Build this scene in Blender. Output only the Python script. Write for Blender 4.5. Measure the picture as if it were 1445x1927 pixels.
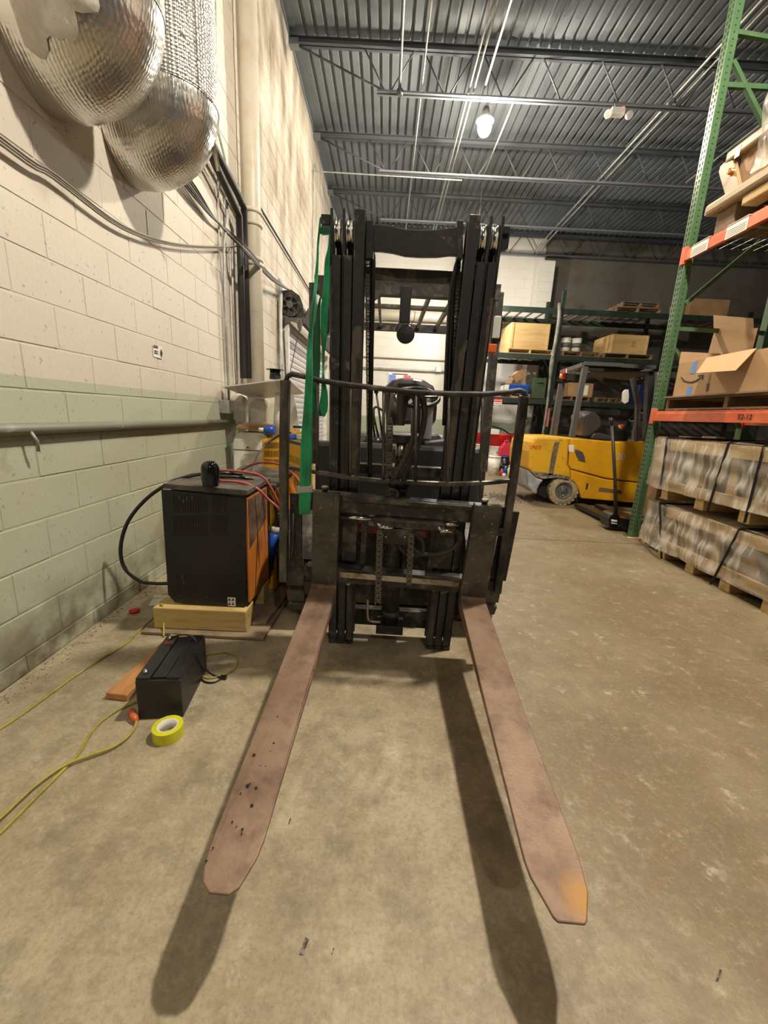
import bpy, math, random
import numpy as np
from mathutils import Vector, Matrix
for o in list(bpy.data.objects): bpy.data.objects.remove(o)
scene = bpy.context.scene
COL = scene.collection

# ------------------------------------------------------------------ camera
CX, CY, FPX, CAMH = 722.5, 963.5, 765.0, 1.278      # principal point, focal length (px of 1445x1927), eye height
def _n(v):
    v = np.array(v, float); return v / np.linalg.norm(v)
_Y = _n([2, -182, FPX]); _D = _n([-154, 3219, FPX]); _D = _n(_D - _Y * (_D @ _Y)); _X = np.cross(_D, _Y)
if _X[0] < 0: _X = -_X
_Z = -_D
def ray(px, py):
    v = np.array([px - CX, py - CY, FPX]); return np.array([v @ _X, v @ _Y, v @ _Z])
def at(px, py, X=None, Y=None, Z=None):
    """point of the room seen at this pixel of the photograph on the plane X=, Y= or Z="""
    r = ray(px, py)
    s = X / r[0] if X is not None else (Y / r[1] if Y is not None else (Z - CAMH) / r[2])
    p = r * s; return Vector((p[0], p[1], p[2] + CAMH))
def proj(p):
    q = np.array([p[0], p[1], p[2] - CAMH]); v = q[0] * _X + q[1] * _Y + q[2] * _Z
    if v[2] <= .05: return None
    return CX + v[0] / v[2] * FPX, CY + v[1] / v[2] * FPX, v[2]
cam_d = bpy.data.cameras.new('camera'); cam = bpy.data.objects.new('camera', cam_d); COL.objects.link(cam)
right = Vector((_X[0], _Y[0], _Z[0])); down = Vector((_X[1], _Y[1], _Z[1])); fwd = Vector((_X[2], _Y[2], _Z[2]))
m = Matrix.Identity(4)
for i in range(3):
    m[i][0] = right[i]; m[i][1] = -down[i]; m[i][2] = -fwd[i]
m[2][3] = CAMH
cam.matrix_world = m
cam_d.sensor_fit = 'VERTICAL'; cam_d.sensor_height = 24.0; cam_d.lens = 24.0 * FPX / 1927.0
cam_d.clip_start = .05; cam_d.clip_end = 100
scene.camera = cam

# ------------------------------------------------------------------ world, exposure
world = bpy.data.worlds.new('world'); scene.world = world; world.use_nodes = True
bg = world.node_tree.nodes['Background']; bg.inputs[0].default_value = (.80, .86, 1.0, 1); bg.inputs[1].default_value = 0.02
vs = scene.view_settings
vs.view_transform = 'Standard'; vs.look = 'None'; vs.gamma = 1; vs.use_curve_mapping = False; vs.exposure = 0.5
LAMPS = [((1.78, 1.95, 5.70), 760, (1.0, .90, .74)), ((1.36, 7.65, 5.76), 470, (1.0, .88, .68)),
         ((2.02, 11.0, 4.25), 230, (1.0, .96, .88)), ((1.6, -4.6, 5.70), 220, (1.0, .90, .76))]

# ------------------------------------------------------------------ materials
def mat(name, col, rough=.6, metal=0., c2=None, scale=6., thr=(.45, .6), c3=None, scale3=2., thr3=(.5, .7), bump=0., bscale=60.,
        spec=.5, detail=6., stretch=None, emit=None, estr=0., rough2=None, alpha=None, coat=0.):
    M = bpy.data.materials.new(name); M.use_nodes = True
    nt = M.node_tree; N = nt.nodes; L = nt.links; b = N['Principled BSDF']
    b.inputs['Roughness'].default_value = rough; b.inputs['Metallic'].default_value = metal
    b.inputs['Specular IOR Level'].default_value = spec; b.inputs['Coat Weight'].default_value = coat
    b.inputs['Base Color'].default_value = (*col, 1)
    if emit: b.inputs['Emission Color'].default_value = (*emit, 1); b.inputs['Emission Strength'].default_value = estr
    g = N.new('ShaderNodeNewGeometry'); mp = N.new('ShaderNodeMapping'); L.new(g.outputs['Position'], mp.inputs['Vector'])
    if stretch: mp.inputs['Scale'].default_value = stretch
    def noise(sc, det=detail):
        n = N.new('ShaderNodeTexNoise'); n.inputs['Scale'].default_value = sc; n.inputs['Detail'].default_value = det
        n.inputs['Roughness'].default_value = .65; L.new(mp.outputs[0], n.inputs['Vector']); return n.outputs['Fac']
    def ramp(f, t):
        r = N.new('ShaderNodeMapRange'); r.inputs[1].default_value, r.inputs[2].default_value = t; L.new(f, r.inputs[0]); return r.outputs[0]
    cur = None
    if c2 is not None:
        f = ramp(noise(scale), thr); x = N.new('ShaderNodeMix'); x.data_type = 'RGBA'
        x.inputs[6].default_value = (*col, 1); x.inputs[7].default_value = (*c2, 1); L.new(f, x.inputs[0]); cur = x.outputs[2]
        if rough2 is not None:
            rr = N.new('ShaderNodeMix'); rr.inputs[2].default_value = rough; rr.inputs[3].default_value = rough2
            L.new(f, rr.inputs[0]); L.new(rr.outputs[0], b.inputs['Roughness'])
    if c3 is not None:
        f = ramp(noise(scale3), thr3); x = N.new('ShaderNodeMix'); x.data_type = 'RGBA'
        if cur is None: x.inputs[6].default_value = (*col, 1)
        else: L.new(cur, x.inputs[6])
        x.inputs[7].default_value = (*c3, 1); L.new(f, x.inputs[0]); cur = x.outputs[2]
    if cur is not None: L.new(cur, b.inputs['Base Color'])
    if bump:
        bm = N.new('ShaderNodeBump'); bm.inputs['Strength'].default_value = bump; bm.inputs['Distance'].default_value = .01
        L.new(noise(bscale, 4), bm.inputs['Height']); L.new(bm.outputs[0], b.inputs['Normal'])
    if alpha is not None: b.inputs['Alpha'].default_value = alpha
    return M

def wall_mat(name, upper, lower, zpaint, stain, grime_x=None):
    """painted block: two paint colours meeting at height zpaint, pores, floor grime and rusty streaks"""
    M = mat(name, upper, rough=.55, bump=.18, bscale=45)
    nt = M.node_tree; N = nt.nodes; L = nt.links; b = N['Principled BSDF']
    g = N.new('ShaderNodeNewGeometry'); sp = N.new('ShaderNodeSeparateXYZ'); L.new(g.outputs['Position'], sp.inputs[0])
    def mth(op, a, c):
        q = N.new('ShaderNodeMath'); q.operation = op
        for i, v in enumerate((a, c)):
            if hasattr(v, 'links'): L.new(v, q.inputs[i])
            else: q.inputs[i].default_value = v
        return q.outputs[0]
    def mix(f, a, c):
        x = N.new('ShaderNodeMix'); x.data_type = 'RGBA'; L.new(f, x.inputs[0])
        for i, v in ((6, a), (7, c)):
            if hasattr(v, 'links'): L.new(v, x.inputs[i])
            else: x.inputs[i].default_value = (*v, 1)
        return x.outputs[2]
    def ns(scale, stretch=(1, 1, 1), det=5):
        mp = N.new('ShaderNodeMapping'); mp.inputs['Scale'].default_value = stretch; L.new(g.outputs['Position'], mp.inputs['Vector'])
        n = N.new('ShaderNodeTexNoise'); n.inputs['Scale'].default_value = scale; n.inputs['Detail'].default_value = det; L.new(mp.outputs[0], n.inputs['Vector']); return n.outputs['Fac']
    def rng(f, a, c, lo=0., hi=1.):
        r = N.new('ShaderNodeMapRange'); r.inputs[1].default_value = a; r.inputs[2].default_value = c
        r.inputs[3].default_value = lo; r.inputs[4].default_value = hi; L.new(f, r.inputs[0]); return r.outputs[0]
    z = sp.outputs[2]
    c = mix(mth('LESS_THAN', z, zpaint), upper, lower)
    c = mix(rng(ns(2.2), .35, .75, 0, .22), c, (.50, .45, .37))            # uneven ageing of the paint
    pores = rng(ns(38, det=3), .66, .72, 0, .55); c = mix(pores, c, (.17, .15, .12))
    grime = mth('MULTIPLY', rng(z, .05, .42, 1, 0), rng(ns(7), .35, .6)); c = mix(grime, c, (.14, .115, .08))
    if stain:
        y = sp.outputs[1]
        band = mth('MULTIPLY', rng(y, 4.9, 5.7), rng(y, 6.4, 12.5, 1, .35))
        st = mth('MULTIPLY', mth('MULTIPLY', band, rng(ns(2.6, (1, 1.2, .5), 8), .34, .68)), rng(z, 2.0, 4.6, .12, .95))
        c = mix(st, c, (.16, .115, .075))
    L.new(c, b.inputs['Base Color'])
    return M

MW = wall_mat('painted_block_left', (.64, .585, .50), (.455, .475, .355), 1.375, True)
MWB = wall_mat('painted_block_back', (.62, .60, .55), (.30, .33, .26), 1.23, False)
MWD = mat('shade_toned_block', (.115, .105, .092), .85, c2=(.09, .06, .04), scale=1.3, thr=(.5, .75), bump=.2, bscale=40)  # shade beyond the pier put into the base colour, brown stains over it
MORT = MW
def floor_mat():
    M = mat('worn_concrete', (.235, .172, .094), .55, c2=(.40, .335, .215), scale=1.3, thr=(.42, .60), c3=(.12, .085, .045), scale3=3.1, thr3=(.47, .74), bump=.16, bscale=90, detail=9)
    nt = M.node_tree; N = nt.nodes; L = nt.links; b = N['Principled BSDF']
    src = b.inputs['Base Color'].links[0].from_socket
    g = N.new('ShaderNodeNewGeometry')
    def ns(sc, det, a, c, hi):
        n = N.new('ShaderNodeTexNoise'); n.inputs['Scale'].default_value = sc; n.inputs['Detail'].default_value = det; n.inputs['Roughness'].default_value = .75
        L.new(g.outputs['Position'], n.inputs['Vector']); r = N.new('ShaderNodeMapRange'); r.inputs[1].default_value = a; r.inputs[2].default_value = c
        r.inputs[4].default_value = hi; L.new(n.outputs['Fac'], r.inputs[0]); return r.outputs[0]
    def mix(f, a, c):
        x = N.new('ShaderNodeMix'); x.data_type = 'RGBA'; L.new(f, x.inputs[0]); L.new(a, x.inputs[6]); x.inputs[7].default_value = (*c, 1); return x.outputs[2]
    c = mix(ns(24, 8, .50, .70, .65), src, (.46, .395, .29))      # pale worn aggregate
    # browner towards the right, paler towards the left, along a ragged noise edge
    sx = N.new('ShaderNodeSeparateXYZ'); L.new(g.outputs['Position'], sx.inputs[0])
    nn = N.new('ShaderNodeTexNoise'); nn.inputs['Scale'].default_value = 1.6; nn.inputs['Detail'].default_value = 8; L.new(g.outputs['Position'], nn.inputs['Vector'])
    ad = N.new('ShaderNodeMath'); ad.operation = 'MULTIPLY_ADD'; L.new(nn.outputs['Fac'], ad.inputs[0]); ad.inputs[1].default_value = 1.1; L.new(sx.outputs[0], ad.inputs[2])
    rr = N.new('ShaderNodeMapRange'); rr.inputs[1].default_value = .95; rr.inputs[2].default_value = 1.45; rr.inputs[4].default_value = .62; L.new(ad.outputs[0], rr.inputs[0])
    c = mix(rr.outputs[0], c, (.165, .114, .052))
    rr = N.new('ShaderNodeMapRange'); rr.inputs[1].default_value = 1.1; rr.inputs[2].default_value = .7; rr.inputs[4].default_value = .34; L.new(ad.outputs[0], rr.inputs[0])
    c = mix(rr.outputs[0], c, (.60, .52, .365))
    c = mix(ns(75, 4, .48, .62, .26), c, (.10, .075, .05))        # grain
    c = mix(ns(60, 4, .56, .66, .24), c, (.60, .54, .43))
    c = mix(ns(7, 9, .48, .64, .6), c, (.17, .135, .09))
    c = mix(ns(11, 9, .55, .68, .5), c, (.50, .44, .32))
    c = mix(ns(60, 6, .62, .70, .75), c, (.12, .09, .06))         # pits
    c = mix(ns(5.5, 8, .62, .68, .55), c, (.50, .46, .38))        # scuffs
    L.new(c, b.inputs['Base Color'])
    L.new(ns(3, 6, .3, .7, .12), b.inputs['Coat Weight']); b.inputs['Coat Roughness'].default_value = .42
    return M
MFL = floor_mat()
MDECK = mat('galvanised_deck', (.155, .178, .20), .6, .0, c2=(.11, .125, .145), scale=1.2, thr=(.35, .7))
MJOIST = mat('grey_joist_paint', (.075, .085, .10), .55, .1)
MCHORD = mat('pale_joist_chord', (.20, .22, .25), .5, .3)
MGALV = mat('galvanised_conduit', (.42, .42, .40), .5, .35, c2=(.30, .30, .28), scale=8)
MPIPEP = mat('painted_downpipe', (.52, .47, .38), .45, c2=(.40, .33, .24), scale=4, thr=(.5, .8))
MBLK = mat('black_pipe', (.022, .021, .02), .45)
MCABLE = mat('grey_cable', (.30, .28, .23), .6)
MBLACK = mat('black_plastic', (.012, .012, .013), .32)
MGLOSS = mat('gloss_black_plastic', (.006, .006, .007), .08)
MMAST = mat('mast_black_paint', (.038, .038, .041), .42, .15, c2=(.20, .16, .125), scale=9, thr=(.60, .625), c3=(.055, .053, .055), scale3=30, thr3=(.4, .7), rough2=.6, bump=.05)
MMAST2 = mat('sooty_steel', (.030, .028, .026), .5, .2, c2=(.15, .13, .105), scale=11, thr=(.50, .68), bump=.1)
MSTEEL = mat('scuffed_dark_steel', (.11, .10, .088), .45, .4, c2=(.24, .21, .175), scale=18, thr=(.5, .7), c3=(.02, .019, .018), scale3=5, thr3=(.45, .62), bump=.06, stretch=(1, 1, .4))
MBAR = mat('polished_worn_steel', (.42, .39, .33), .28, .9, c2=(.10, .09, .07), scale=14, thr=(.5, .66))
MRUST = mat('rusty_fork_blade', (.215, .132, .088), .55, .3, c2=(.30, .205, .142), scale=3.4, thr=(.36, .62), c3=(.11, .06, .04), scale3=8, thr3=(.46, .72), bump=.14, bscale=120)
MSHANK = mat('worn_fork_shank', (.105, .098, .086), .42, .35, c2=(.06, .054, .047), scale=6, thr=(.45, .6), c3=(.30, .27, .22), scale3=34, thr3=(.60, .70), bump=.05)
MGREASE = mat('greasy_chain', (.15, .135, .115), .4, .4, c2=(.34, .30, .25), scale=60, thr=(.55, .7))
MRUB = mat('tyre_rubber', (.035, .031, .026), .85, c2=(.09, .075, .055), scale=9, thr=(.45, .7), bump=.1)
MTREAD = mat('dusty_tread', (.115, .098, .078), .9, c2=(.06, .05, .04), scale=9, thr=(.45, .7), bump=.1)
MHOSE = mat('hose_rubber', (.038, .034, .03), .55)
MSEAT = mat('grey_vinyl', (.06, .052, .05), .33)
MREDP = mat('dull_red_paint', (.26, .055, .04), .5, c2=(.13, .03, .025), scale=8)
MGRN = mat('green_webbing', (.02, .37, .155), .7, bump=.3, bscale=300, c2=(.015, .22, .09), scale=14, stretch=(1, 1, .3))
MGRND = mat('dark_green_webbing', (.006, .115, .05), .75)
MTAPE = mat('grey_duct_tape', (.42, .42, .38), .4, bump=.2, bscale=60)
MSILV = mat('chrome', (.7, .7, .68), .2, 1.)
MORA = mat('orange_lens', (.75, .16, .02), .3, emit=(.8, .15, .02), estr=.0)
MGLASS = mat('clear_lens', (.75, .75, .72), .1, spec=.8)
MORG = mat('orange_charger_side', (.62, .20, .03), .4, c2=(.30, .10, .03), scale=4, thr=(.5, .75))
MYEL = mat('yellow_machine_paint', (.78, .40, .012), .38, c2=(.62, .30, .01), scale=3, thr=(.4, .7))
MYELW = mat('worn_yellow_paint', (.74, .41, .02), .42, c2=(.50, .29, .03), scale=2.2, thr=(.5, .72), c3=(.15, .115, .05), scale3=14, thr3=(.62, .69), bump=.05)
MVENT = mat('vent_dark', (.02, .012, .006), .8)
MDARK = mat('charger_black', (.012, .012, .013), .42, c2=(.035, .03, .026), scale=20, thr=(.62, .72))
MDUST = mat('dusty_black_top', (.06, .052, .042), .7, c2=(.12, .105, .08), scale=9, thr=(.4, .7))
MWOOD = mat('pale_timber', (.52, .36, .16), .7, c2=(.38, .24, .09), scale=9, thr=(.4, .65), stretch=(.25, 1, 4), bump=.1)
MWOODY = mat('yellow_timber', (.60, .44, .17), .65, c2=(.36, .22, .06), scale=8, thr=(.5, .72), stretch=(.4, 1, 5), bump=.1)
MWOODR = mat('fir_plank', (.56, .27, .10), .6, c2=(.43, .19, .065), scale=7, thr=(.4, .65), stretch=(5, .5, 3))
MPLY = mat('dirty_plywood', (.29, .215, .135), .8, c2=(.15, .11, .07), scale=6, thr=(.45, .7), bump=.1)
MWOODD = mat('old_pallet_wood', (.19, .12, .065), .8, c2=(.15, .09, .045), scale=7, thr=(.4, .7), bump=.1)
MCARD = mat('cardboard', (.48, .305, .155), .75, c2=(.43, .265, .13), scale=3, thr=(.4, .7))
MCARDD = mat('brown_cardboard', (.34, .21, .105), .8, c2=(.27, .16, .08), scale=3)
MCRATE = mat('plywood_crate', (.50, .335, .145), .7, c2=(.42, .27, .105), scale=4, stretch=(.3, 1, 2))
MFOIL = mat('duct_foil', (.72, .70, .65), .3, .9, bump=.5, bscale=30, c2=(.58, .56, .52), scale=12)
def bubble(name, scale, stretch, st=1.):
    M = mat(name, (.70, .68, .64), .27, .93); nt = M.node_tree; N = nt.nodes; L = nt.links; b = N['Principled BSDF']
    g = N.new('ShaderNodeNewGeometry'); mp = N.new('ShaderNodeMapping'); mp.inputs['Scale'].default_value = stretch; L.new(g.outputs['Position'], mp.inputs[0])
    v = N.new('ShaderNodeTexVoronoi'); v.inputs['Scale'].default_value = scale; v.inputs['Randomness'].default_value = .25; L.new(mp.outputs[0], v.inputs['Vector'])
    bu = N.new('ShaderNodeBump'); bu.inputs['Strength'].default_value = st; bu.inputs['Distance'].default_value = .008; bu.invert = True
    L.new(v.outputs['Distance'], bu.inputs['Height']); L.new(bu.outputs[0], b.inputs['Normal']); return M
MBUB = bubble('bubble_foil', 55, (1, 1, 1)); MRIB = bubble('fluted_foil', 60, (1, 1, .3), .35)
MJACK = mat('white_vapour_jacket', (.70, .66, .58), .4, 0, bump=.8, bscale=14, c2=(.5, .46, .39), scale=5)
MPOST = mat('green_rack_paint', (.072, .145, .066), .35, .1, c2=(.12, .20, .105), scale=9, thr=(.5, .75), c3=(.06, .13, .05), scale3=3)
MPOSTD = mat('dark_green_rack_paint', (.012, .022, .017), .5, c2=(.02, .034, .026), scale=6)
MHOLE = mat('slot_dark', (.006, .008, .006), .9)
MBEAM = mat('orange_rack_beam', (.62, .115, .035), .42, c2=(.72, .25, .14), scale=2.4, thr=(.45, .7))
MWIRE = mat('galvanised_wire', (.42, .40, .36), .4, .8)
MPAPER = mat('white_paper', (.78, .75, .70), .6)
MNAVY = mat('navy_plastic', (.008, .018, .07), .4)
MGUARD = mat('grey_guard_paint', (.10, .095, .095), .4)
MBLUE = mat('blue_plastic', (.012, .075, .42), .35)
MBLUET = mat('blue_tape', (.11, .27, .62), .5)
MINK = mat('dark_ink', (.03, .026, .03), .7)
MRED = mat('red_drum_paint', (.62, .015, .015), .35)
MPINK = mat('red_can_plastic', (.62, .035, .075), .4)
MWHT = mat('white_plastic', (.82, .81, .75), .4, c2=(.62, .61, .54), scale=5)
MWHT2 = mat('white_panel', (.62, .62, .60), .35)
MSLAT = mat('shutter_slat', (.56, .54, .55), .45, .1)
MSTRAP = mat('black_strap', (.012, .013, .015), .45)
MCORD = mat('yellow_green_cord', (.42, .36, .06), .5, c2=(.30, .26, .04), scale=9)
MREDC = mat('red_hose', (.42, .075, .055), .5)
MYTAPE = mat('yellow_tape', (.62, .60, .02), .25)
MBROWN = mat('brown_load', (.30, .185, .105), .7, c2=(.20, .115, .065), scale=4)
MGREY = mat('dark_grey_load', (.12, .108, .10), .6)
MCAP = mat('tan_wrapped_beam', (.34, .235, .125), .45, c2=(.27, .18, .09), scale=4, thr=(.45, .7))
MGREENBOX = mat('olive_box', (.035, .06, .025), .6)
MLEAF = mat('grey_counterweight', (.30, .32, .36), .5, c2=(.45, .46, .48), scale=8)
MTYREB = mat('tan_tyre', (.42, .335, .23), .8, c2=(.30, .235, .16), scale=12)
MSOOT = mat('sawdust_grit', (.06, .05, .045), .9, c2=(.3, .27, .23), scale=60, thr=(.5, .6))
def spot(M, p, r0, r1, col):
    nt = M.node_tree; N = nt.nodes; L = nt.links; b = N['Principled BSDF']; src = b.inputs['Base Color'].links[0].from_socket
    g = N.new('ShaderNodeNewGeometry'); d = N.new('ShaderNodeVectorMath'); d.operation = 'DISTANCE'; L.new(g.outputs['Position'], d.inputs[0]); d.inputs[1].default_value = p
    n = N.new('ShaderNodeTexNoise'); n.inputs['Scale'].default_value = 30; L.new(g.outputs['Position'], n.inputs['Vector'])
    a = N.new('ShaderNodeMath'); a.operation = 'MULTIPLY_ADD'; L.new(n.outputs['Fac'], a.inputs[0]); a.inputs[1].default_value = .03; L.new(d.outputs['Value'], a.inputs[2])
    r = N.new('ShaderNodeMapRange'); r.inputs[1].default_value = r1 + .015; r.inputs[2].default_value = r0 + .015; L.new(a.outputs[0], r.inputs[0])
    x = N.new('ShaderNodeMix'); x.data_type = 'RGBA'; L.new(r.outputs[0], x.inputs[0]); L.new(src, x.inputs[6]); x.inputs[7].default_value = (*col, 1); L.new(x.outputs[2], b.inputs['Base Color']); return M
def film_mat():
    M = bpy.data.materials.new('shrink_film'); M.use_nodes = True; nt = M.node_tree; N = nt.nodes; L = nt.links
    N.remove(N['Principled BSDF']); out = N['Material Output']
    tr = N.new('ShaderNodeBsdfTransparent'); tr.inputs[0].default_value = (.93, .92, .89, 1)
    df = N.new('ShaderNodeBsdfPrincipled'); df.inputs['Base Color'].default_value = (.86, .80, .70, 1); df.inputs['Roughness'].default_value = .16; df.inputs['Specular IOR Level'].default_value = .9
    g = N.new('ShaderNodeNewGeometry'); mp = N.new('ShaderNodeMapping'); mp.inputs['Rotation'].default_value = (.75, 0, 0); mp.inputs['Scale'].default_value = (1, 3.4, .7); L.new(g.outputs['Position'], mp.inputs[0])
    n = N.new('ShaderNodeTexNoise'); n.inputs['Scale'].default_value = 1.25; n.inputs['Detail'].default_value = 2.5; n.inputs['Distortion'].default_value = .9; L.new(mp.outputs[0], n.inputs['Vector'])
    a1 = N.new('ShaderNodeMath'); a1.operation = 'SUBTRACT'; L.new(n.outputs['Fac'], a1.inputs[0]); a1.inputs[1].default_value = .5
    a2 = N.new('ShaderNodeMath'); a2.operation = 'ABSOLUTE'; L.new(a1.outputs[0], a2.inputs[0])      # thin bright creases where the field crosses its middle
    r = N.new('ShaderNodeMapRange'); r.inputs[1].default_value = .06; r.inputs[2].default_value = .0; r.inputs[3].default_value = .24; r.inputs[4].default_value = .58; L.new(a2.outputs[0], r.inputs[0])
    n2 = N.new('ShaderNodeTexNoise'); n2.inputs['Scale'].default_value = 5; n2.inputs['Detail'].default_value = 2; n2.inputs['Distortion'].default_value = 1.2; L.new(mp.outputs[0], n2.inputs['Vector'])
    bu = N.new('ShaderNodeBump'); bu.inputs['Strength'].default_value = .5; bu.inputs['Distance'].default_value = .02; L.new(n2.outputs['Fac'], bu.inputs['Height']); L.new(bu.outputs[0], df.inputs['Normal'])
    mx = N.new('ShaderNodeMixShader'); L.new(r.outputs[0], mx.inputs[0]); L.new(tr.outputs[0], mx.inputs[1]); L.new(df.outputs[0], mx.inputs[2]); L.new(mx.outputs[0], out.inputs[0])
    return M
MFILM = film_mat()
def bulb_mat(w, col, r):
    M = bpy.data.materials.new('lamp_glow'); M.use_nodes = True; b = M.node_tree.nodes['Principled BSDF']
    b.inputs['Base Color'].default_value = (.8, .8, .8, 1); b.inputs['Emission Color'].default_value = (*col, 1)
    b.inputs['Emission Strength'].default_value = w / (4 * math.pi ** 2 * r * r); return M

# ------------------------------------------------------------------ mesh helpers
class MB:
    def __init__(s): s.v = []; s.f = []; s.sm = []
    def add(s, vs, fs, smooth=False):
        o = len(s.v); s.v += [tuple(p) for p in vs]; s.f += [tuple(i + o for i in f) for f in fs]; s.sm += [smooth] * len(fs); return s
    def hexa(s, p):   # bottom 0-3, top 4-7 (same order)
        return s.add(p, [(3, 2, 1, 0), (4, 5, 6, 7), (0, 1, 5, 4), (1, 2, 6, 5), (2, 3, 7, 6), (3, 0, 4, 7)])
    def box(s, lo, hi):
        (a, b, c), (d, e, f) = lo, hi
        return s.hexa([(a, b, c), (d, b, c), (d, e, c), (a, e, c), (a, b, f), (d, b, f), (d, e, f), (a, e, f)])
    def cbox(s, c, sz, R=None):
        c = Vector(c); h = [x / 2 for x in sz]; P = []
        for z in (-1, 1):
            for x, y in ((-1, -1), (1, -1), (1, 1), (-1, 1)):
                q = Vector((x * h[0], y * h[1], z * h[2])); P.append(c + (R @ q if R else q))
        return s.hexa(P)
    def prism(s, poly, vec, smooth=False):
        n = len(poly); vec = Vector(vec); P = [Vector(p) for p in poly]; Q = [p + vec for p in P]
        s.add(P + Q, [tuple(range(n))[::-1], tuple(range(n, 2 * n))]); o = len(s.v) - 2 * n
        for i in range(n):
            j = (i + 1) % n; s.f.append((o + i, o + j, o + n + j, o + n + i)); s.sm.append(smooth)
        return s
    def tube(s, pts, r, n=8, caps=True, flat=None):
        pts = [Vector(p) for p in pts]; m = len(pts); rr = r if isinstance(r, (list, tuple)) else [r] * m
        V = []; up = None
        for i, p in enumerate(pts):
            t = (pts[min(i + 1, m - 1)] - pts[max(i - 1, 0)]).normalized()
            if up is None: up = Vector((0, 0, 1)) if abs(t.z) < .9 else Vector((0, 1, 0))
            x = t.cross(up).normalized(); y = x.cross(t).normalized(); up = y
            for k in range(n):
                a = 2 * math.pi * k / n; V.append(p + (x * math.cos(a) + y * math.sin(a) * (flat or 1)) * rr[i])
        F = [(i * n + k, i * n + (k + 1) % n, (i + 1) * n + (k + 1) % n, (i + 1) * n + k) for i in range(m - 1) for k in range(n)]
        s.add(V, F, True)
        if caps:
            s.f += [tuple(len(s.v) - m * n + k for k in range(n))[::-1], tuple(len(s.v) - n + k for k in range(n))]; s.sm += [False, False]
        return s
    def bar(s, p, q, w, h, up=(0, 0, 1)):
        p = Vector(p); q = Vector(q); t = (q - p).normalized(); up = Vector(up)
        if abs(t.dot(up)) > .95: up = Vector((0, 1, 0))
        x = t.cross(up).normalized() * w / 2; y = x.cross(t).normalized() * h / 2
        return s.hexa([p - x - y, p + x - y, q + x - y, q - x - y, p - x + y, p + x + y, q + x + y, q - x + y])
    def lathe(s, prof, c, axis=(0, 0, 1), n=24, smooth=True, caps=True):
        c = Vector(c); a = Vector(axis).normalized(); x = a.orthogonal().normalized(); y = a.cross(x)
        V = []
        for r, t in prof:
            for k in range(n):
                g = 2 * math.pi * k / n; V.append(c + a * t + (x * math.cos(g) + y * math.sin(g)) * r)
        F = [(i * n + k, i * n + (k + 1) % n, (i + 1) * n + (k + 1) % n, (i + 1) * n + k) for i in range(len(prof) - 1) for k in range(n)]
        s.add(V, F, smooth)
        o = len(s.v) - len(prof) * n
        if not caps: return s
        if prof[0][0] > 1e-4: s.f.append(tuple(o + k for k in range(n))[::-1]); s.sm.append(False)
        if prof[-1][0] > 1e-4: s.f.append(tuple(len(s.v) - n + k for k in range(n))); s.sm.append(False)
        return s
    def quad(s, a, b, c, d, th=0.004):
        a, b, c, d = map(Vector, (a, b, c, d)); nn = (b - a).cross(d - a).normalized() * th
        return s.hexa([a - nn, b - nn, c - nn, d - nn, a, b, c, d])
    def grid(s, fn, nu, nv, smooth=True):
        V = [fn(i / nu, j / nv) for i in range(nu + 1) for j in range(nv + 1)]
        return s.add(V, [(i * (nv + 1) + j, (i + 1) * (nv + 1) + j, (i + 1) * (nv + 1) + j + 1, i * (nv + 1) + j + 1) for i in range(nu) for j in range(nv)], smooth)

LOC = {}
def mesh_of(name, mb, mt):
    V = np.array([tuple(v) for v in mb.v], float); c = (V.min(0) + V.max(0)) / 2
    me = bpy.data.meshes.new(name); me.from_pydata([tuple(x) for x in (V - c)], [], mb.f); me.materials.append(mt)
    me.polygons.foreach_set('use_smooth', mb.sm); me.update(); return me, Vector(c)
def obj(name, mb, mt, parent=None, label=None, bev=0., kind=None):
    me, c = mesh_of(name, mb, mt); o = bpy.data.objects.new(name, me); COL.objects.link(o); place(o, c, parent)
    if label: o['label'] = label
    if kind: o['kind'] = kind
    if bev:
        b = o.modifiers.new('bevel', 'BEVEL'); b.width = bev; b.segments = 2; b.limit_method = 'ANGLE'; b.angle_limit = .7
    return o
def place(o, c, parent=None):
    o.location = c; LOC[o.name] = Vector(c)
    if parent is not None:
        o.parent = parent; o.matrix_parent_inverse = Matrix.Translation(-LOC[parent.name])
def thing(name, label, cat, loc, group=None):
    o = bpy.data.objects.new(name, None); COL.objects.link(o); o.empty_display_size = .1; place(o, Vector(loc)); return tag(o, label, cat, group)
def tag(o, label, cat, group=None):
    o['label'] = label; o['category'] = cat
    if group: o['group'] = group
    return o
def solo(name, mb, mt, label, cat, group=None, bev=0.):
    return tag(obj(name, mb, mt, bev=bev), label, cat, group)
def struct(name, mb, mt, parent=None):
    o = obj(name, mb, mt, parent)
    if parent is None: o['kind'] = 'structure'
    return o
def copy_mesh(src, c, parent, name=None):
    o = bpy.data.objects.new(name or src.name.split('.')[0], src.data); COL.objects.link(o); place(o, c, parent); return o
def text(name, body, size, p, xdir, ydir, mt, parent, label=None):
    cu = bpy.data.curves.new(name, 'FONT'); cu.body = body; cu.size = size; cu.extrude = .0015; cu.align_x = 'CENTER'; cu.align_y = 'CENTER'; cu.resolution_u = 2
    t = bpy.data.objects.new(name, cu); COL.objects.link(t); bpy.context.view_layer.update()
    me = bpy.data.meshes.new_from_object(t); bpy.data.objects.remove(t)
    x = Vector(xdir).normalized(); y = Vector(ydir).normalized(); z = x.cross(y)
    for v in me.vertices: v.co = x * v.co.x + y * v.co.y + z * v.co.z
    me.materials.clear(); me.materials.append(mt)
    o = bpy.data.objects.new(name, me); COL.objects.link(o); place(o, Vector(p), parent)
    if label: o['label'] = label
    return o
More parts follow.
